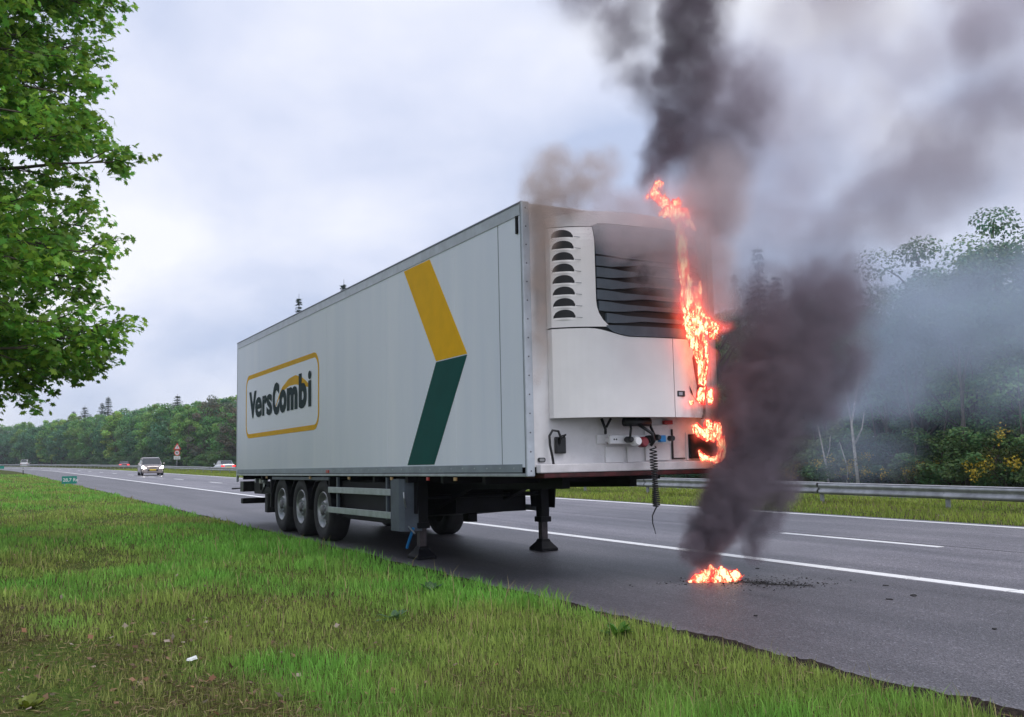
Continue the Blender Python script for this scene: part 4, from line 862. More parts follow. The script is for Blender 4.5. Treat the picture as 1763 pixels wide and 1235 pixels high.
# ------------------------------------------------------------------ grass
class VN:
    def __init__(s, seed, n=256): s.g = np.random.default_rng(seed).random((n, n)); s.n = n
    def __call__(s, x, y, sc):
        x = x * sc; y = y * sc; xi = np.floor(x).astype(int); yi = np.floor(y).astype(int); fx = x - xi; fy = y - yi; fx = fx * fx * (3 - 2 * fx); fy = fy * fy * (3 - 2 * fy); n = s.n
        g = s.g; a = g[xi % n, yi % n]; b_ = g[(xi + 1) % n, yi % n]; c = g[xi % n, (yi + 1) % n]; d = g[(xi + 1) % n, (yi + 1) % n]
        return (a * (1 - fx) + b_ * fx) * (1 - fy) + (c * (1 - fx) + d * fx) * fy
vn = VN(4)
def fbm(x, y, sc): return (vn(x, y, sc) + .5 * vn(x + 31, y + 7, sc * 2.1) + .25 * vn(x + 11, y + 57, sc * 4.3)) / 1.75
def blades(P, h, w_, tint, r, lean=.45):
    n = len(P); a = r.uniform(0, 2 * np.pi, n); d = np.stack([np.cos(a), np.sin(a), np.zeros(n)], 1); b = r.uniform(0, 2 * np.pi, n); dl = np.stack([np.cos(b), np.sin(b), np.zeros(n)], 1); ln = (r.uniform(.1, 1, n) * lean * h)[:, None]
    up = np.array([[0, 0, 1.]]); hh = h[:, None]; ww = w_[:, None]
    v0 = P - d * ww * .5; v1 = P + d * ww * .5; m_ = P + up * hh * .55 + dl * ln * .3; v2 = m_ - d * ww * .38; v3 = m_ + d * ww * .38; v4 = P + up * hh * (1 - .25 * lean) + dl * ln
    V = np.stack([v0, v1, v2, v3, v4], 1).reshape(-1, 3); i = np.arange(n)[:, None] * 5
    F = np.concatenate([i + np.array([[0, 1, 3]]), i + np.array([[0, 3, 2]]), i + np.array([[2, 3, 4]])], 1).reshape(-1, 3)
    tt = np.repeat(tint[:, None, :], 5, 1).copy()
    return V, F, tt.reshape(-1, 3)
def gzv(x, y):
    t_ = np.clip((-.1 - y) / 1.2, 0, 1); z = .05 * t_ + .035 * np.sin(x * .8 + y) * np.minimum(1, -y / 2) + .03 * np.sin(y * 1.7 + x * .35) * np.minimum(1, -y / 3) + .01
    return z
r = np.random.default_rng(8); n = 640000
az = r.uniform(math.radians(118), math.radians(192), n); u_ = r.random(n); r0, r1 = 4.2, 110.; e_ = .45; R_ = (r0 ** e_ + u_ * (r1 ** e_ - r0 ** e_)) ** (1 / e_)
X = 9.42 + R_ * np.cos(az); Y = -5.2 + R_ * np.sin(az)
edge = -.26 - .08 * np.clip((X + 1) / 3, 0, 1) - .10 * fbm(X, Y, 1.7) - .12 * vn(X, Y, 6.)
keep = Y - shift_np(X) < edge
# bare and thin patches
pat = fbm(X, Y, .55); fine_ = fbm(X + 90, Y + 40, 2.3)
brown = np.clip((fbm(X + 200, Y + 120, .75) - .58) * 4 + np.clip((X - .5) / 4, -.6, .5) + np.clip((-Y - 3.6) / 1.5, -1., .6), 0, 1)
keep &= r.random(n) > .25 * brown
X, Y, R_, pat, fine_, brown = X[keep], Y[keep], R_[keep], pat[keep], fine_[keep], brown[keep]; n = len(X); print('blades', n)
zone = np.exp(-((X + 6) / 9) ** 2) * np.clip((Y + 3.6) / 1.6, 0, 1); vivid = np.clip((pat - .5) * 3.5 + .85 * zone + .3 - .25 * (X > 2.5), 0, 1); vivid *= (1 - .8 * brown)
gA = np.array([.19, .44, .07]); gB = np.array([.29, .38, .085]); gC = np.array([.27, .21, .09]); gD = np.array([.42, .36, .17])
T_ = gB[None] * (1 - vivid[:, None]) + gA[None] * vivid[:, None]; T_ = T_ * (1 - .5 * brown[:, None]) + gC[None] * .5 * brown[:, None]
T_ *= (.75 + .5 * fine_[:, None]) * r.uniform(.65, 1.35, (n, 1)); straw = r.random(n) < (.012 + .04 * (1 - vivid)) ; T_[straw] = gD * r.uniform(.5, 1.1, (straw.sum(), 1))
hh = (.035 + .08 * fine_ + .035 * vivid) * r.uniform(.5, 1.25, n) * (1 - .25 * brown); hh[straw] *= 1.35
tuft = fbm(X + 400, Y, 1.4) > .64; hh[tuft] *= 1.55; stalk = r.random(n) < .0035; hh[stalk] *= 2.2; T_[stalk] = gD * .9; 
P = np.stack([X, Y, gzv(X, Y - shift_np(X))], 1); w_ = np.maximum(.0042, R_ * .00085) * r.uniform(.7, 1.3, n)
V, F, Cc = blades(P, hh, w_, T_, r, .5)
tag(link('verge_grass', arr_mesh('verge_grass', V, F, grassm, Cc)), 'rough green and straw coloured grass of the roadside verge', 'grass', kind='stuff')
# flattened dead thatch between the blades, thickest in the brown patches
r = np.random.default_rng(10); n = 90000; a_ = r.uniform(math.radians(120), math.radians(192), n); q_ = 4.2 + 16 * r.random(n) ** 1.5; X = 9.42 + q_ * np.cos(a_); Y = -5.2 + q_ * np.sin(a_)
br_ = np.clip((fbm(X + 200, Y + 120, .75) - .5) * 5 + np.clip((X - .5) / 4, -.6, .5) + np.clip((-Y - 3.6) / 1.5, -1., .6), 0, 1); keep = (Y < -.4) & (r.random(n) < .12 + .88 * br_); X, Y = X[keep], Y[keep]; n = len(X)
T_ = np.where(r.random((n, 1)) < .4, np.array([[.32, .25, .13]]), np.array([[.14, .095, .05]])) * r.uniform(.5, 1.3, (n, 1))
V, F, Cc = leaves(np.stack([X, Y, gzv(X, Y) + .012 + .03 * r.random(n)], 1), r.uniform(.03, .1, n), r.normal(size=(n, 3)) * .28 + np.array([0, 0, 1]), T_, KITE * np.array([[.16, 1.]]), r, .2)
tag(link('dead_thatch', arr_mesh('dead_thatch', V, F, grassm, Cc)), 'dry flattened grass stems lying between the green blades', 'grass', kind='stuff')
# median grass
r = np.random.default_rng(9); n = 120000; X = 12 - 150 * r.random(n) ** 1.6; Y = r.uniform(11.35, 18.4, n); pat = fbm(X, Y, .5)
T_ = np.array([.20, .32, .05])[None] * (1 - pat[:, None]) + np.array([.38, .44, .08])[None] * pat[:, None]; T_ = T_ * r.uniform(.7, 1.3, (n, 1)); straw = r.random(n) < .15; T_[straw] = gD * .7
zc = np.array([gz(a, b_) for a, b_ in zip(Y, X)]); D_ = np.hypot(X - 9.4, Y + 5.2); keep = r.random(n) < 1
V, F, Cc = blades(np.stack([X, Y + shift_np(X), zc], 1), (.04 + .15 * pat) * r.uniform(.5, 1.2, n), np.maximum(.012, D_ * .0009), T_, r, .6)
tag(link('median_grass', arr_mesh('median_grass', V, F, grassm, Cc)), 'short yellow green grass of the median under the guardrail', 'grass', kind='stuff')
# weeds, litter and dead leaves on the verge
def weed(x, y, s_, label, seed, base=(.05, .16, .02), nl=16):
    r = np.random.default_rng(seed); o = empty('weed_plant', (x, y, float(gzv(np.array([x]), np.array([y]))[0]))); tag(o, label, 'plant', 'weeds in the verge grass')
    mb_ = MB()
    for k in range(nl):
        a = r.uniform(0, 6.28); l_ = s_ * r.uniform(.6, 1.1); el = r.uniform(.35, 1.2); d = Vector((math.cos(a) * math.cos(el), math.sin(a) * math.cos(el), math.sin(el))); sd_ = Vector((-math.sin(a), math.cos(a), 0)) * l_ * .16; p0 = Vector((0, 0, 0))
        c_ = [p0 + d * l_ * t_ + Vector((0, 0, -.35 * l_ * t_ * t_)) for t_ in (0, .35, .7, 1)]
        mb_.add([c_[0], c_[1] - sd_, c_[1] + sd_, c_[2] - sd_ * .8, c_[2] + sd_ * .8, c_[3]], [(0, 1, 2), (1, 3, 4, 2), (3, 5, 4)])
    mb_.build('leaf_rosette', mat('weed_leaf', base, .5, var=.3, vscale=20, trans=.3), o, smooth=True)
weed(3.05, -.95, .26, 'broad leaved weed near the asphalt edge in the foreground', 1, (.07, .2, .02)); weed(-.2, -1.05, .22, 'dark green tuft of weed close to the soil edge', 2, (.03, .1, .015), 22); weed(1.2, -2.0, .2, 'small bluish weed in the middle of the verge', 3, (.06, .14, .05)); weed(2.9, -4.9, .16, 'low yellow green weed in the brown corner of the verge', 4, (.16, .2, .02), 20); weed(-4.2, -5.4, .24, 'yellow green weed clump far back on the verge', 5, (.14, .18, .02), 22)
n = 420; r = np.random.default_rng(12); X = np.concatenate([r.uniform(.5, 6, n), r.uniform(-12, 4, n // 2)]); Y = np.concatenate([r.uniform(-6.4, -3.2, n), r.uniform(-6, -2, n // 2)]); n = len(X)
P = np.stack([X, Y, gzv(X, Y) + r.uniform(.02, .06, n)], 1); T_ = rtint(n, (.22, .13, .08), .5, r, .2); pale = r.random(n) < .2; T_[pale] = np.array([.42, .34, .28])
V, F, Cc = leaves(P, r.uniform(.025, .06, n), r.normal(size=(n, 3)) * .5 + np.array([0, 0, 1]), T_, LEAF, r)
tag(link('dead_leaves', arr_mesh('dead_leaves', V, F, leafm, Cc)), 'dry brown and pale leaves scattered in the grass', 'leaves', kind='stuff')
def scrap(x, y, s_, label, seed, m, name='litter', cat='litter', z=None, el=1.6, thick=.012):
    q = random.Random(seed); P = [(s_ * math.cos(a) * q.uniform(.5, 1.1) * el, s_ * math.sin(a) * q.uniform(.4, 1.)) for a in [k * math.pi / 4.5 for k in range(9)]]
    b = MB(); n_ = 9; b.add([(a, c, 0) for a, c in P] + [(a * .8, c * .8, thick * q.uniform(.5, 1.3)) for a, c in P] + [(0, 0, thick * 1.4)], [(k, (k + 1) % 9, 9 + (k + 1) % 9, 9 + k) for k in range(9)] + [(9 + k, 9 + (k + 1) % 9, 18) for k in range(9)] + [list(range(9))[::-1]])
    o = b.build(name, m, None); o.location = (x, y, (float(gzv(np.array([x]), np.array([y]))[0]) + .05) if z is None else z); o.rotation_euler = (q.uniform(-.2, .2) if z is None else 0, q.uniform(-.2, .2) if z is None else 0, q.uniform(0, 6.28)); tag(o, label, cat); return o
paper = mat('paper', (.7, .72, .72), .7)
scrap(2.28, -3.87, .04, 'crumpled white paper scrap lying in the foreground grass', 3, paper); scrap(-5.4, 13.0, .12, 'white scrap of litter on the median grass before the guardrail', 4, paper, z=-.03)
burnt = mat('burnt_debris', (.012, .011, .012), .8, var=.4, vscale=30)
for k, (x, y, s_, lb_) in enumerate(((1.82, 3.23, .028, 'small black burnt chip near the edge line'), (2.47, 2.9, .05, 'longest black burnt strip on the hard shoulder'), (2.52, 2.5, .028, 'black chip just in front of the longest burnt strip'), (2.55, .82, .03, 'black chip alone on the shoulder nearest the grass'), (4.06, 1.93, .025, 'black chip farthest forward on the hard shoulder'), (-.1, 3.2, .035, 'curled black fragment behind the ground fire'))):
    scrap(x, y, s_, lb_, 20 + k, burnt, 'burnt_fragment', 'debris', .003, 2. if k == 1 else 1.3, .006)
r = np.random.default_rng(15); n = 900; t_ = np.concatenate([r.normal(.35, .35, n // 2), r.uniform(-.3, 1.1, n // 2)]); X = .55 + t_ * .85; Y = 2.1 + t_ * .45 + r.normal(0, .12 + .25 * (np.arange(n) >= n // 2), n)
V, F, Cc = leaves(np.stack([X, Y, .006 + r.random(n) * .008], 1), r.uniform(.008, .035, n), r.normal(size=(n, 3)) * .25 + np.array([0, 0, 1]), rtint(n, (.012, .011, .011), .4, r), LEAF, r)
tag(link('soot_crumbs', arr_mesh('soot_crumbs', V, F, mat('soot_crumb', (1, 1, 1), .8, attr='tint'), Cc)), 'black burnt crumbs trailing away from the ground fire', 'debris', kind='stuff')
st_ = MB(); P = []
for k in range(40):
    t_ = k / 39; w0 = .05 * math.sin(math.pi * t_) + .02 * rnd.random(); P.append((.7 + .72 * t_, 2.18 + .42 * t_ + .03 * math.sin(9 * t_), w0 + .01))
st_.add([(x, y + s_ * w_, .0022) for x, y, w_ in P for s_ in (-1, 1)], [(2 * i, 2 * i + 2, 2 * i + 3, 2 * i + 1) for i in range(39)])
tag(st_.build('molten_streak', burnt, None, fix=False), 'black molten streak running forward from the ground fire', 'debris')

# ------------------------------------------------------------------ smoke and flames
def fieldgroup(name, puffs, vox, warp, wscale, pad, zs, detail, mode, mat_, lo_n=.38, hi_n=.66, floor=.15, inner=.25, soft=1., thr=.5):
    pts = []
    for ch in puffs:
        for a, b_ in zip(ch[:-1], ch[1:]) if len(ch) > 1 else [(ch[0], ch[0])]:
            d = math.dist(a[:3], b_[:3]); n = max(1, int(d / max(.02, .22 * min(a[3], b_[3]))))
            for k in range(n): t_ = k / n; pts.append([a[i] + (b_[i] - a[i]) * t_ for i in range(5)])
        pts.append(list(ch[-1]))
    me = bpy.data.meshes.new(name); me.from_pydata([p_[:3] for p_ in pts], [], [])
    for nm, i in (('rad', 3), ('den', 4)):
        at = me.attributes.new(nm, 'FLOAT', 'POINT'); at.data.foreach_set('value', [p_[i] for p_ in pts])
    ob = bpy.data.objects.new(name, me); COL.objects.link(ob)
    ng = bpy.data.node_groups.new(name, 'GeometryNodeTree')
    ng.interface.new_socket('Geometry', in_out='INPUT', socket_type='NodeSocketGeometry'); ng.interface.new_socket('Geometry', in_out='OUTPUT', socket_type='NodeSocketGeometry')
    A = ng.nodes.new; K = ng.links.new; gi = A('NodeGroupInput'); go = A('NodeGroupOutput'); vc = A('GeometryNodeVolumeCube')
    lo = [min(p_[i] - p_[3] for p_ in pts) - pad for i in range(3)]; hi = [max(p_[i] + p_[3] for p_ in pts) + pad for i in range(3)]
    if mode == 'volume': lo[2] = max(lo[2], -.05)
    vc.inputs['Min'].default_value = lo; vc.inputs['Max'].default_value = hi
    for i, k in enumerate('XYZ'): vc.inputs['Resolution ' + k].default_value = max(8, int((hi[i] - lo[i]) / vox))
    def math_(op, a, b_=None, c=None, clamp=False):
        n = A('ShaderNodeMath'); n.operation = op; n.use_clamp = clamp
        for i, v in enumerate((a, b_, c)):
            if v is None: continue
            if isinstance(v, (int, float)): n.inputs[i].default_value = v
            else: K(v, n.inputs[i])
        return n.outputs[0]
    pos = A('GeometryNodeInputPosition'); scv = A('ShaderNodeVectorMath'); scv.operation = 'MULTIPLY'; scv.inputs[1].default_value = (1, 1, zs); K(pos.outputs[0], scv.inputs[0])
    nz = A('ShaderNodeTexNoise'); nz.inputs['Scale'].default_value = wscale; nz.inputs['Detail'].default_value = detail; nz.inputs['Roughness'].default_value = .64; K(scv.outputs[0], nz.inputs['Vector'])
    sub = A('ShaderNodeVectorMath'); sub.operation = 'SUBTRACT'; sub.inputs[1].default_value = (.5, .5, .5); K(nz.outputs['Color'], sub.inputs[0])
    mu = A('ShaderNodeVectorMath'); mu.operation = 'SCALE'; mu.inputs['Scale'].default_value = warp * 2; K(sub.outputs[0], mu.inputs[0])
    ad = A('ShaderNodeVectorMath'); ad.operation = 'ADD'; K(pos.outputs[0], ad.inputs[0]); K(mu.outputs[0], ad.inputs[1])
    sn = A('GeometryNodeSampleNearest'); K(gi.outputs[0], sn.inputs['Geometry']); K(ad.outputs[0], sn.inputs['Sample Position'])
    def samp(kind, src):
        si = A('GeometryNodeSampleIndex'); si.data_type = kind; K(gi.outputs[0], si.inputs['Geometry']); K(sn.outputs[0], si.inputs['Index']); K(src, si.inputs['Value']); return si.outputs[0]
    def attr(nm): a = A('GeometryNodeInputNamedAttribute'); a.data_type = 'FLOAT'; a.inputs['Name'].default_value = nm; return samp('FLOAT', a.outputs[0])
    p2 = A('GeometryNodeInputPosition'); sp_ = samp('FLOAT_VECTOR', p2.outputs[0])
    di = A('ShaderNodeVectorMath'); di.operation = 'DISTANCE'; K(ad.outputs[0], di.inputs[0]); K(sp_, di.inputs[1])
    q = math_('DIVIDE', di.outputs['Value'], attr('rad'))
    mr = A('ShaderNodeMapRange'); mr.interpolation_type = 'SMOOTHSTEP'; mr.inputs[1].default_value = soft; mr.inputs[2].default_value = inner; K(q, mr.inputs[0])
    n2 = A('ShaderNodeTexNoise'); n2.inputs['Scale'].default_value = wscale * 2.; n2.inputs['Detail'].default_value = detail; n2.inputs['Roughness'].default_value = .6
    s2 = A('ShaderNodeVectorMath'); s2.operation = 'MULTIPLY'; s2.inputs[1].default_value = (1, 1, zs); K(ad.outputs[0], s2.inputs[0]); K(s2.outputs[0], n2.inputs['Vector'])
    m3 = A('ShaderNodeMapRange'); m3.inputs[1].default_value = lo_n; m3.inputs[2].default_value = hi_n; m3.inputs[3].default_value = floor; K(n2.outputs[0], m3.inputs[0])
    d = math_('MULTIPLY', math_('MULTIPLY', mr.outputs[0], m3.outputs[0]), attr('den')); K(d, vc.inputs['Density'])
    last = vc.outputs[0]
    if mode == 'mesh':
        vm = A('GeometryNodeVolumeToMesh'); vm.inputs['Threshold'].default_value = thr; K(last, vm.inputs[0]); last = vm.outputs[0]
    sm = A('GeometryNodeSetMaterial'); sm.inputs['Material'].default_value = mat_; K(last, sm.inputs[0]); K(sm.outputs[0], go.inputs[0])
    md = ob.modifiers.new('field', 'NODES'); md.node_group = ng
    if mode == 'mesh':
        dg = bpy.context.evaluated_depsgraph_get(); me2 = bpy.data.meshes.new_from_object(ob.evaluated_get(dg)); me2.name = name; bpy.data.objects.remove(ob)
        me2.materials.clear(); me2.materials.append(mat_); me2.polygons.foreach_set('use_smooth', [True] * len(me2.polygons)); print(name, len(me2.polygons))
        ob = bpy.data.objects.new(name, me2); COL.objects.link(ob)
    return ob
def smoke_mat(name, col, dens, aniso=0.):
    m = bpy.data.materials.new(name); m.use_nodes = True; t_ = m.node_tree; t_.nodes.clear(); pv = t_.nodes.new('ShaderNodeVolumePrincipled'); o = t_.nodes.new('ShaderNodeOutputMaterial'); t_.links.new(pv.outputs[0], o.inputs['Volume'])
    pv.inputs['Color'].default_value = (*col, 1); pv.inputs['Density'].default_value = dens; pv.inputs['Density Attribute'].default_value = 'density'; pv.inputs['Anisotropy'].default_value = aniso
    return m
S1 =[
   [(0.55, 2.01, 0.11, 0.14, 2), (0.5, 1.88, 0.3, 0.26, 3.6), (0.48, 2.02, 0.58, 0.36, 3.6), (0.52, 2.34, 0.89, 0.43, 3.0), (0.48, 2.62, 1.27, 0.53, 2.4), (0.42, 2.83, 1.74, 0.66, 2.0), (0.3, 3.15, 2.23, 0.85, 1.5), (0.19, 3.5, 2.67, 1.0, 1.2), (0.12, 3.93, 3.06, 0.95, 0.9), (0.04, 4.57, 3.4, 0.75, 0.5)] ,
   [(0.24, 3.17, 2.65, 0.77, 0.9), (0.07, 3.17, 3.17, 0.64, 0.7)] ,
   [(0.24, 3.2, 1.47, 0.56, 0.7), (0.27, 3.57, 2.02, 0.71, 0.8), (0.26, 4.09, 2.54, 0.8, 0.7)] ,
   [(0.33, 2.75, 0.3, 0.19, 1.4), (0.37, 2.97, 0.66, 0.3, 1.5), (0.37, 3.11, 0.99, 0.38, 1.3)] ,
   [(0.5, 1.91, 0.23, 0.22, 3.2), (0.52, 1.79, 0.4, 0.23, 3.4)] ,
]
S2 =[
   [(0.21, 1.71, 4.32, 0.17, 1.3), (0.18, 1.62, 4.55, 0.27, 2.2), (0.22, 1.64, 4.79, 0.32, 1.9), (0.3, 1.75, 5.06, 0.44, 1.8), (0.39, 1.84, 5.42, 0.54, 1.6), (0.48, 1.93, 5.82, 0.59, 1.5), (0.54, 1.95, 6.22, 0.62, 1.4), (0.57, 1.94, 6.62, 0.67, 1.3), (0.65, 1.98, 7.16, 0.74, 1.1)] ,
   [(0.12, 1.72, 5.56, 0.38, 0.6), (0.04, 1.51, 5.91, 0.48, 0.55), (0.05, 1.44, 6.32, 0.57, 0.5), (-0.11, 1.27, 6.77, 0.62, 0.45), (-0.34, 1.01, 6.96, 0.62, 0.4)] ,
   [(0.11, 2.27, 4.87, 0.62, 0.6), (0.13, 2.67, 5.27, 0.78, 0.45), (0.13, 2.97, 5.9, 0.79, 0.35), (0.13, 2.41, 4.38, 0.56, 0.6)] ,
]
S3 =[
   [(0.05, 0.13, 2.22, 0.09, 0.5), (0.09, 0.13, 2.62, 0.12, 0.9), (0.13, 0.12, 3.06, 0.14, 1.1), (0.18, 0.12, 3.49, 0.17, 1.3), (0.23, 0.13, 3.9, 0.22, 1.2), (0.17, 0.17, 4.26, 0.39, 1.1), (0.14, 0.28, 4.51, 0.39, 0.9)] ,
   [(0.23, 0.48, 4.29, 0.39, 1.0), (0.27, 0.72, 4.5, 0.36, 0.8), (0.29, 0.94, 4.65, 0.26, 0.5)] ,
]
S4 =[
   [(0.75, 0.47, 3.85, 0.32, 0.8), (0.87, 0.72, 3.75, 0.4, 1.2), (1.02, 1.01, 3.66, 0.44, 1.4), (0.94, 1.53, 3.59, 0.41, 1.3), (0.82, 1.8, 3.19, 0.35, 1.0)] ,
   [(0.98, 1.02, 3.3, 0.32, 1.1), (1.01, 1.33, 3.1, 0.27, 0.9)] ,
   [(0.49, 0.79, 4.1, 0.25, 0.7), (0.63, 1.47, 4.2, 0.36, 0.9), (0.75, 1.95, 3.99, 0.49, 1.6), (0.46, 2.33, 4.64, 0.54, 0.8)] ,
   [(0.8, 1.91, 3.52, 0.39, 1.6), (0.71, 2.05, 3.09, 0.32, 1.3)] ,
]
S4d =[
   [(0.97, 0.94, 3.11, 0.08, 0.5), (0.97, 0.9, 3.24, 0.15, 1.0), (0.96, 0.86, 3.34, 0.11, 0.6)] ,
]
S5 =[
   [(-4.46, 6.47, 5.12, 1.15, 0.8), (-4.08, 6.99, 6.04, 1.56, 0.8), (-4.13, 6.68, 7.08, 1.46, 0.6), (-4.47, 7.89, 8.59, 1.65, 0.5), (-4.01, 8.53, 9.67, 1.65, 0.5), (-4.09, 10.25, 11.01, 1.85, 0.5)] ,
   [(-5.53, 8.69, 5.28, 1.27, 0.7), (-4.9, 9.8, 5.61, 1.62, 1.0), (-4.4, 10.6, 6.4, 1.62, 0.9), (-3.93, 11.28, 7.31, 1.39, 1.0), (-3.39, 12.18, 7.87, 1.39, 1.0), (-2.81, 13.19, 8.31, 1.62, 0.9)] ,
   [(-3.92, 10.92, 9.27, 1.5, 0.6), (-3.33, 11.92, 9.71, 1.62, 1.0), (-2.81, 12.83, 10.04, 1.62, 1.1), (-2.28, 13.74, 10.49, 1.62, 1.0)] ,
   [(-4.86, 9.55, 7.34, 1.5, 0.5), (-4.34, 10.33, 8.24, 1.39, 0.4)] ,
   [(-4.37, 12.66, 6.98, 1.34, 0.7), (-3.79, 13.73, 7.09, 1.34, 0.6)] ,
]
S6 =[
   [(-3.09, 7.05, 4.31, 0.98, 0.8), (-2.75, 7.76, 4.0, 1.28, 1.0), (-3.06, 9.35, 3.82, 1.46, 1.0), (-3.28, 11.04, 3.94, 1.54, 0.9), (-3.44, 12.8, 4.29, 1.5, 0.9), (-3.49, 14.77, 4.65, 1.58, 0.7)] ,
   [(-2.41, 6.64, 2.11, 0.93, 1.0), (-2.78, 7.97, 2.63, 1.18, 1.0), (-3.05, 9.57, 2.78, 1.25, 0.8), (-2.61, 10.4, 2.77, 1.25, 0.7), (-2.06, 11.41, 2.86, 1.25, 0.7)] ,
   [(-2.39, 6.82, 1.37, 0.65, 0.5), (-2.69, 8.35, 1.54, 0.79, 0.35)] ,
   [(-2.1, 4.78, 3.64, 0.69, 0.8), (-2.68, 5.67, 4.42, 0.83, 0.6)] ,
]
F_roof =[
   [(0.29, 1.44, 4.31, 0.033, 1), (0.34, 1.52, 4.35, 0.059, 1), (0.41, 1.56, 4.26, 0.046, 1), (0.47, 1.6, 4.15, 0.052, 1)] ,
   [(0.34, 1.52, 4.37, 0.046, 1), (0.36, 1.55, 4.47, 0.033, 1)] ,
   [(0.46, 1.5, 4.07, 0.026, 1), (0.5, 1.56, 4.1, 0.059, 1), (0.54, 1.62, 4.12, 0.091, 1), (0.56, 1.67, 4.07, 0.091, 1), (0.54, 1.76, 4.0, 0.046, 1), (0.55, 1.9, 3.95, 0.02, 1)] ,
   [(0.54, 1.62, 4.2, 0.052, 1), (0.57, 1.66, 4.21, 0.039, 1)] ,
]
F_side =[
   [(0.6, 1.66, 3.96, 0.045, 1), (0.59, 1.69, 3.77, 0.052, 1), (0.58, 1.7, 3.58, 0.058, 1), (0.57, 1.73, 3.38, 0.058, 1), (0.57, 1.75, 3.19, 0.065, 1), (0.53, 1.83, 3.03, 0.085, 1), (0.48, 1.92, 2.85, 0.111, 1), (0.48, 1.96, 2.65, 0.085, 1), (0.48, 2.0, 2.47, 0.065, 1), (0.47, 2.01, 2.32, 0.046, 1), (0.46, 2.01, 2.19, 0.033, 1)] ,
   [(0.54, 1.93, 3.32, 0.026, 1), (0.51, 1.91, 3.19, 0.052, 1), (0.5, 1.93, 3.04, 0.046, 1), (0.53, 1.99, 2.94, 0.039, 1)] ,
   [(0.55, 2.08, 2.73, 0.039, 1), (0.56, 2.07, 2.8, 0.085, 1), (0.55, 2.05, 2.9, 0.039, 1)] ,
   [(0.43, 1.99, 2.0, 0.039, 1), (0.45, 2.01, 2.1, 0.033, 1), (0.47, 2.03, 2.16, 0.02, 1)] ,
   [(0.48, 2.09, 2.0, 0.033, 1), (0.49, 2.08, 2.09, 0.039, 1)] ,
   [(0.47, 1.83, 1.98, 0.032, 1)] ,
]
F_panel =[
   [(0.15, 2.12, 1.71, 0.034, 1), (0.17, 2.17, 1.64, 0.054, 1), (0.22, 2.27, 1.62, 0.06, 1), (0.26, 2.33, 1.69, 0.06, 1), (0.27, 2.39, 1.57, 0.047, 1), (0.27, 2.41, 1.47, 0.04, 1), (0.26, 2.39, 1.38, 0.047, 1), (0.21, 2.32, 1.33, 0.034, 1), (0.17, 2.23, 1.36, 0.034, 1), (0.16, 2.19, 1.42, 0.027, 1)] ,
   [(0.23, 2.27, 1.74, 0.047, 1)] ,
]
F_ground =[
   [(0.4, 1.77, -0.02, 0.026, 1), (0.44, 1.84, 0.01, 0.058, 1), (0.5, 1.93, 0.04, 0.083, 1), (0.56, 2.04, 0.04, 0.083, 1), (0.62, 2.16, 0.05, 0.07, 1), (0.66, 2.24, 0.06, 0.051, 1), (0.69, 2.29, 0.06, 0.019, 1)] ,
   [(0.52, 1.97, 0.11, 0.058, 1)] ,
   [(0.54, 2.1, 0.1, 0.045, 1)] ,
]
sm = lambda nm, tab, m, label, cat='smoke', **k: tag(fieldgroup(nm, tab, mat_=m, mode='volume', **k), label, cat, kind='stuff')
sm('ground_smoke', S1, smoke_mat('black_smoke', (.31, .265, .315), 7.), 'thick dark smoke rolling up from the fire on the road', vox=.035, warp=.34, wscale=1.7, pad=.4, zs=1, detail=6., lo_n=.42, hi_n=.60, floor=.22)
sm('roof_smoke', S2, smoke_mat('dark_smoke', (.38, .325, .38), 6.2), 'dark column of smoke rising from the burning roof corner', vox=.04, warp=.32, wscale=1.6, pad=.4, zs=1, detail=6., lo_n=.42, hi_n=.60, floor=.2)
sm('brown_smoke', S3, smoke_mat('brown_smoke', (.74, .60, .53), 6.5), 'thin brown smoke leaking up beside the cooling unit', vox=.035, warp=.14, wscale=2.6, pad=.2, zs=1, detail=5.)
sm('white_smoke', S4, smoke_mat('white_smoke', (.80, .70, .74), 4.6), 'pale smoke veiling the upper grille of the cooling unit', vox=.04, warp=.2, wscale=2.2, pad=.25, zs=1, detail=5., floor=.35)
sm('dark_wisp', S4d, smoke_mat('wisp_smoke', (.08, .06, .07), 14.), 'small black wisp in front of the grille', vox=.02, warp=.09, wscale=6., pad=.1, zs=1, detail=4., lo_n=.42, hi_n=.6, floor=.0)
sm('drifting_smoke', S5, smoke_mat('mauve_smoke', (.62, .54, .61), 1.2), 'broad mauve smoke drifting across the sky', vox=.16, warp=1.1, wscale=.42, pad=.9, zs=1, detail=5., floor=.15)
sm('blue_smoke', S6, smoke_mat('blue_smoke', (.62, .72, .88), .72), 'thin bluish smoke hanging before the wood', vox=.14, warp=.8, wscale=.5, pad=.7, zs=1, detail=4., floor=.4)

fl = bpy.data.materials.new('flame'); fl.use_nodes = True; t = fl.node_tree; t.nodes.clear(); o_ = t.nodes.new('ShaderNodeOutputMaterial'); em = t.nodes.new('ShaderNodeEmission'); t.links.new(em.outputs[0], o_.inputs[0])
g = t.nodes.new('ShaderNodeTexCoord'); lw = nd(t, 'ShaderNodeLayerWeight', n0=.35); mpz = nd(t, 'ShaderNodeMapping'); mpz.inputs['Scale'].default_value = (1, 1, .5); t.links.new(g.outputs['Object'], mpz.inputs[0])
nzz = noise(17., 3., .6, mpz.outputs[0]); k1 = nd(t, 'ShaderNodeMath', operation='MULTIPLY_ADD', n1=1.5, n2=-.75); t.links.new(nzz, k1.inputs[0])
k2 = nd(t, 'ShaderNodeMath', operation='SUBTRACT'); t.links.new(lw.outputs['Facing'], k2.inputs[0]); t.links.new(k1.outputs[0], k2.inputs[1])
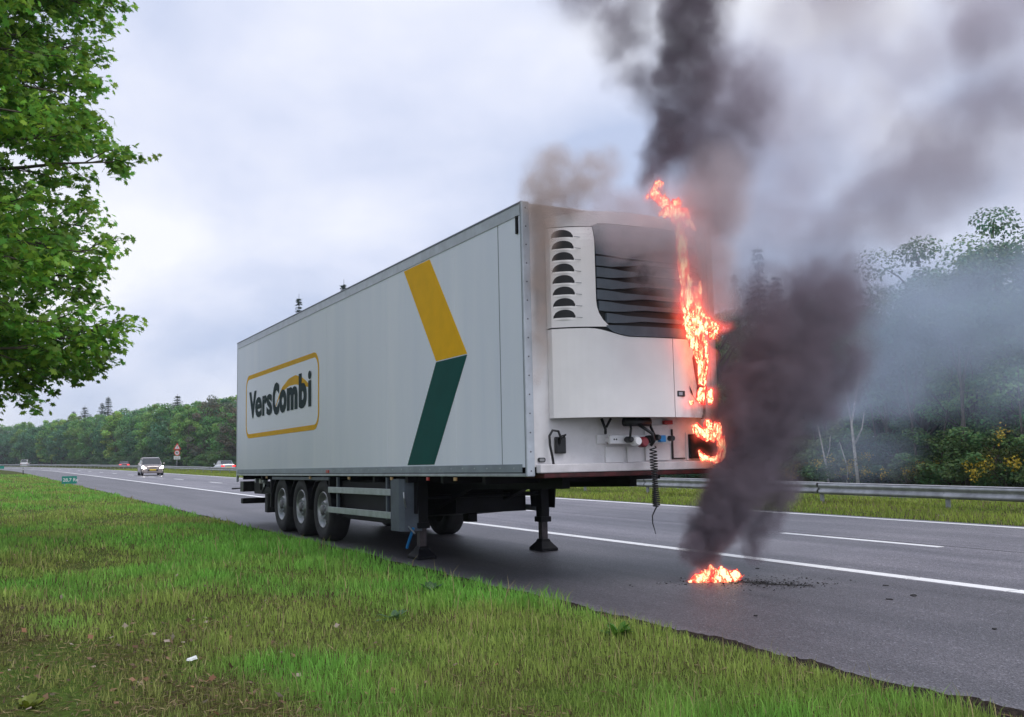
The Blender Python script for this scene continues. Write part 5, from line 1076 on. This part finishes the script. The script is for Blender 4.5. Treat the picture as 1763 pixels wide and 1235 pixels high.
fc = ramp(k2.outputs[0], [(.0, (1, .66, .34)), (.12, (1, .34, .15)), (.28, (1, .09, .055)), (.55, (.95, .03, .035)), (1., (.6, .012, .03))]); t.links.new(fc, em.inputs[0])
fs1 = nd(t, 'ShaderNodeMapRange', n1=0., n2=.7, n3=2.1, n4=1.1); t.links.new(k2.outputs[0], fs1.inputs[0]); t.links.new(fs1.outputs[0], em.inputs[1])
for nm, tab, lb_, kw in (('roof_flames', F_roof, 'flames licking over the burning roof corner of the trailer', {}), ('side_flames', F_side, 'tall stringy flames running down the burning edge of the cooling unit', {}), ('panel_flames', F_panel, 'ring of flames burning through the lower front corner panel', {}), ('ground_fire', F_ground, 'low fire burning in a puddle on the asphalt', {})):
    gf = nm == 'ground_fire'
    o = fieldgroup(nm, [[(a, b_, c, d * (1.75 if nm in ('panel_flames', 'ground_fire') else 1.75), 1.) for a, b_, c, d, _ in ch] for ch in tab], mat_=fl, mode='mesh', vox=.009 if not gf else .012, warp=.07 if not gf else .08, wscale=9. if not gf else 8.5, pad=.12, zs=.25 if not gf else .5, detail=4., lo_n=.41, hi_n=.56, floor=.0, inner=.1, soft=1.05, thr=.27)
    tag(o, lb_, 'flames')
gm = bpy.data.materials.new('flame_glow'); gm.use_nodes = True; t = gm.node_tree; t.nodes.clear(); pv = t.nodes.new('ShaderNodeVolumePrincipled'); o_ = t.nodes.new('ShaderNodeOutputMaterial'); t.links.new(pv.outputs[0], o_.inputs['Volume'])  # emissive volume added for soft flame edges and their red glow on the smoke
pv.inputs['Color'].default_value = (.6, .35, .35, 1); pv.inputs['Density'].default_value = .8; pv.inputs['Density Attribute'].default_value = 'density'; pv.inputs['Emission Color'].default_value = (1, .09, .06, 1)
da = nd(t, 'ShaderNodeAttribute', attribute_name='density'); de = nd(t, 'ShaderNodeMath', operation='MULTIPLY', n1=9.); t.links.new(da.outputs['Fac'], de.inputs[0]); t.links.new(de.outputs[0], pv.inputs['Emission Strength'])
for nm, tab, k_ in (('roof_flame_glow', F_roof, 2.6), ('side_flame_glow', F_side, 3.6), ('panel_flame_glow', F_panel, 2.4), ('ground_flame_glow', F_ground, 2.2)):
    o = fieldgroup(nm, [[(a, b_, c, d * k_, 1.) for a, b_, c, d, _ in ch] for ch in tab], mat_=gm, mode='volume', vox=.018, warp=.08, wscale=7., pad=.12, zs=.45, detail=4., lo_n=.35, hi_n=.65, floor=.1, inner=.0)
    tag(o, 'soft edge and added red glow around the ' + nm.split('_')[0] + ' flames', 'flames', kind='stuff')
sp = MB().lathe([(0, -.012), (.01, 0), (0, .014)], n=6).mesh('ember', fl)
for x, y, z, lb_ in ((.45, 1.98, 3.72, 'upper of two glowing embers floating beside the flames'), (.46, 2.0, 3.62, 'lower of two glowing embers floating beside the flames')):
    o = link('ember', sp); o.location = (x, y, z); tag(o, lb_, 'ember')

# thin air haze: far trees fade a little
hz = bpy.data.materials.new('haze'); hz.use_nodes = True; t = hz.node_tree; t.nodes.clear(); pv = t.nodes.new('ShaderNodeVolumePrincipled'); o_ = t.nodes.new('ShaderNodeOutputMaterial'); t.links.new(pv.outputs[0], o_.inputs['Volume'])
pv.inputs['Color'].default_value = (.80, .88, .97, 1); pv.inputs['Density'].default_value = HAZE
tag(MB().box(-2600, -1600, -2.0, 1600, 1600, 60).build('haze', hz), kind='stuff')
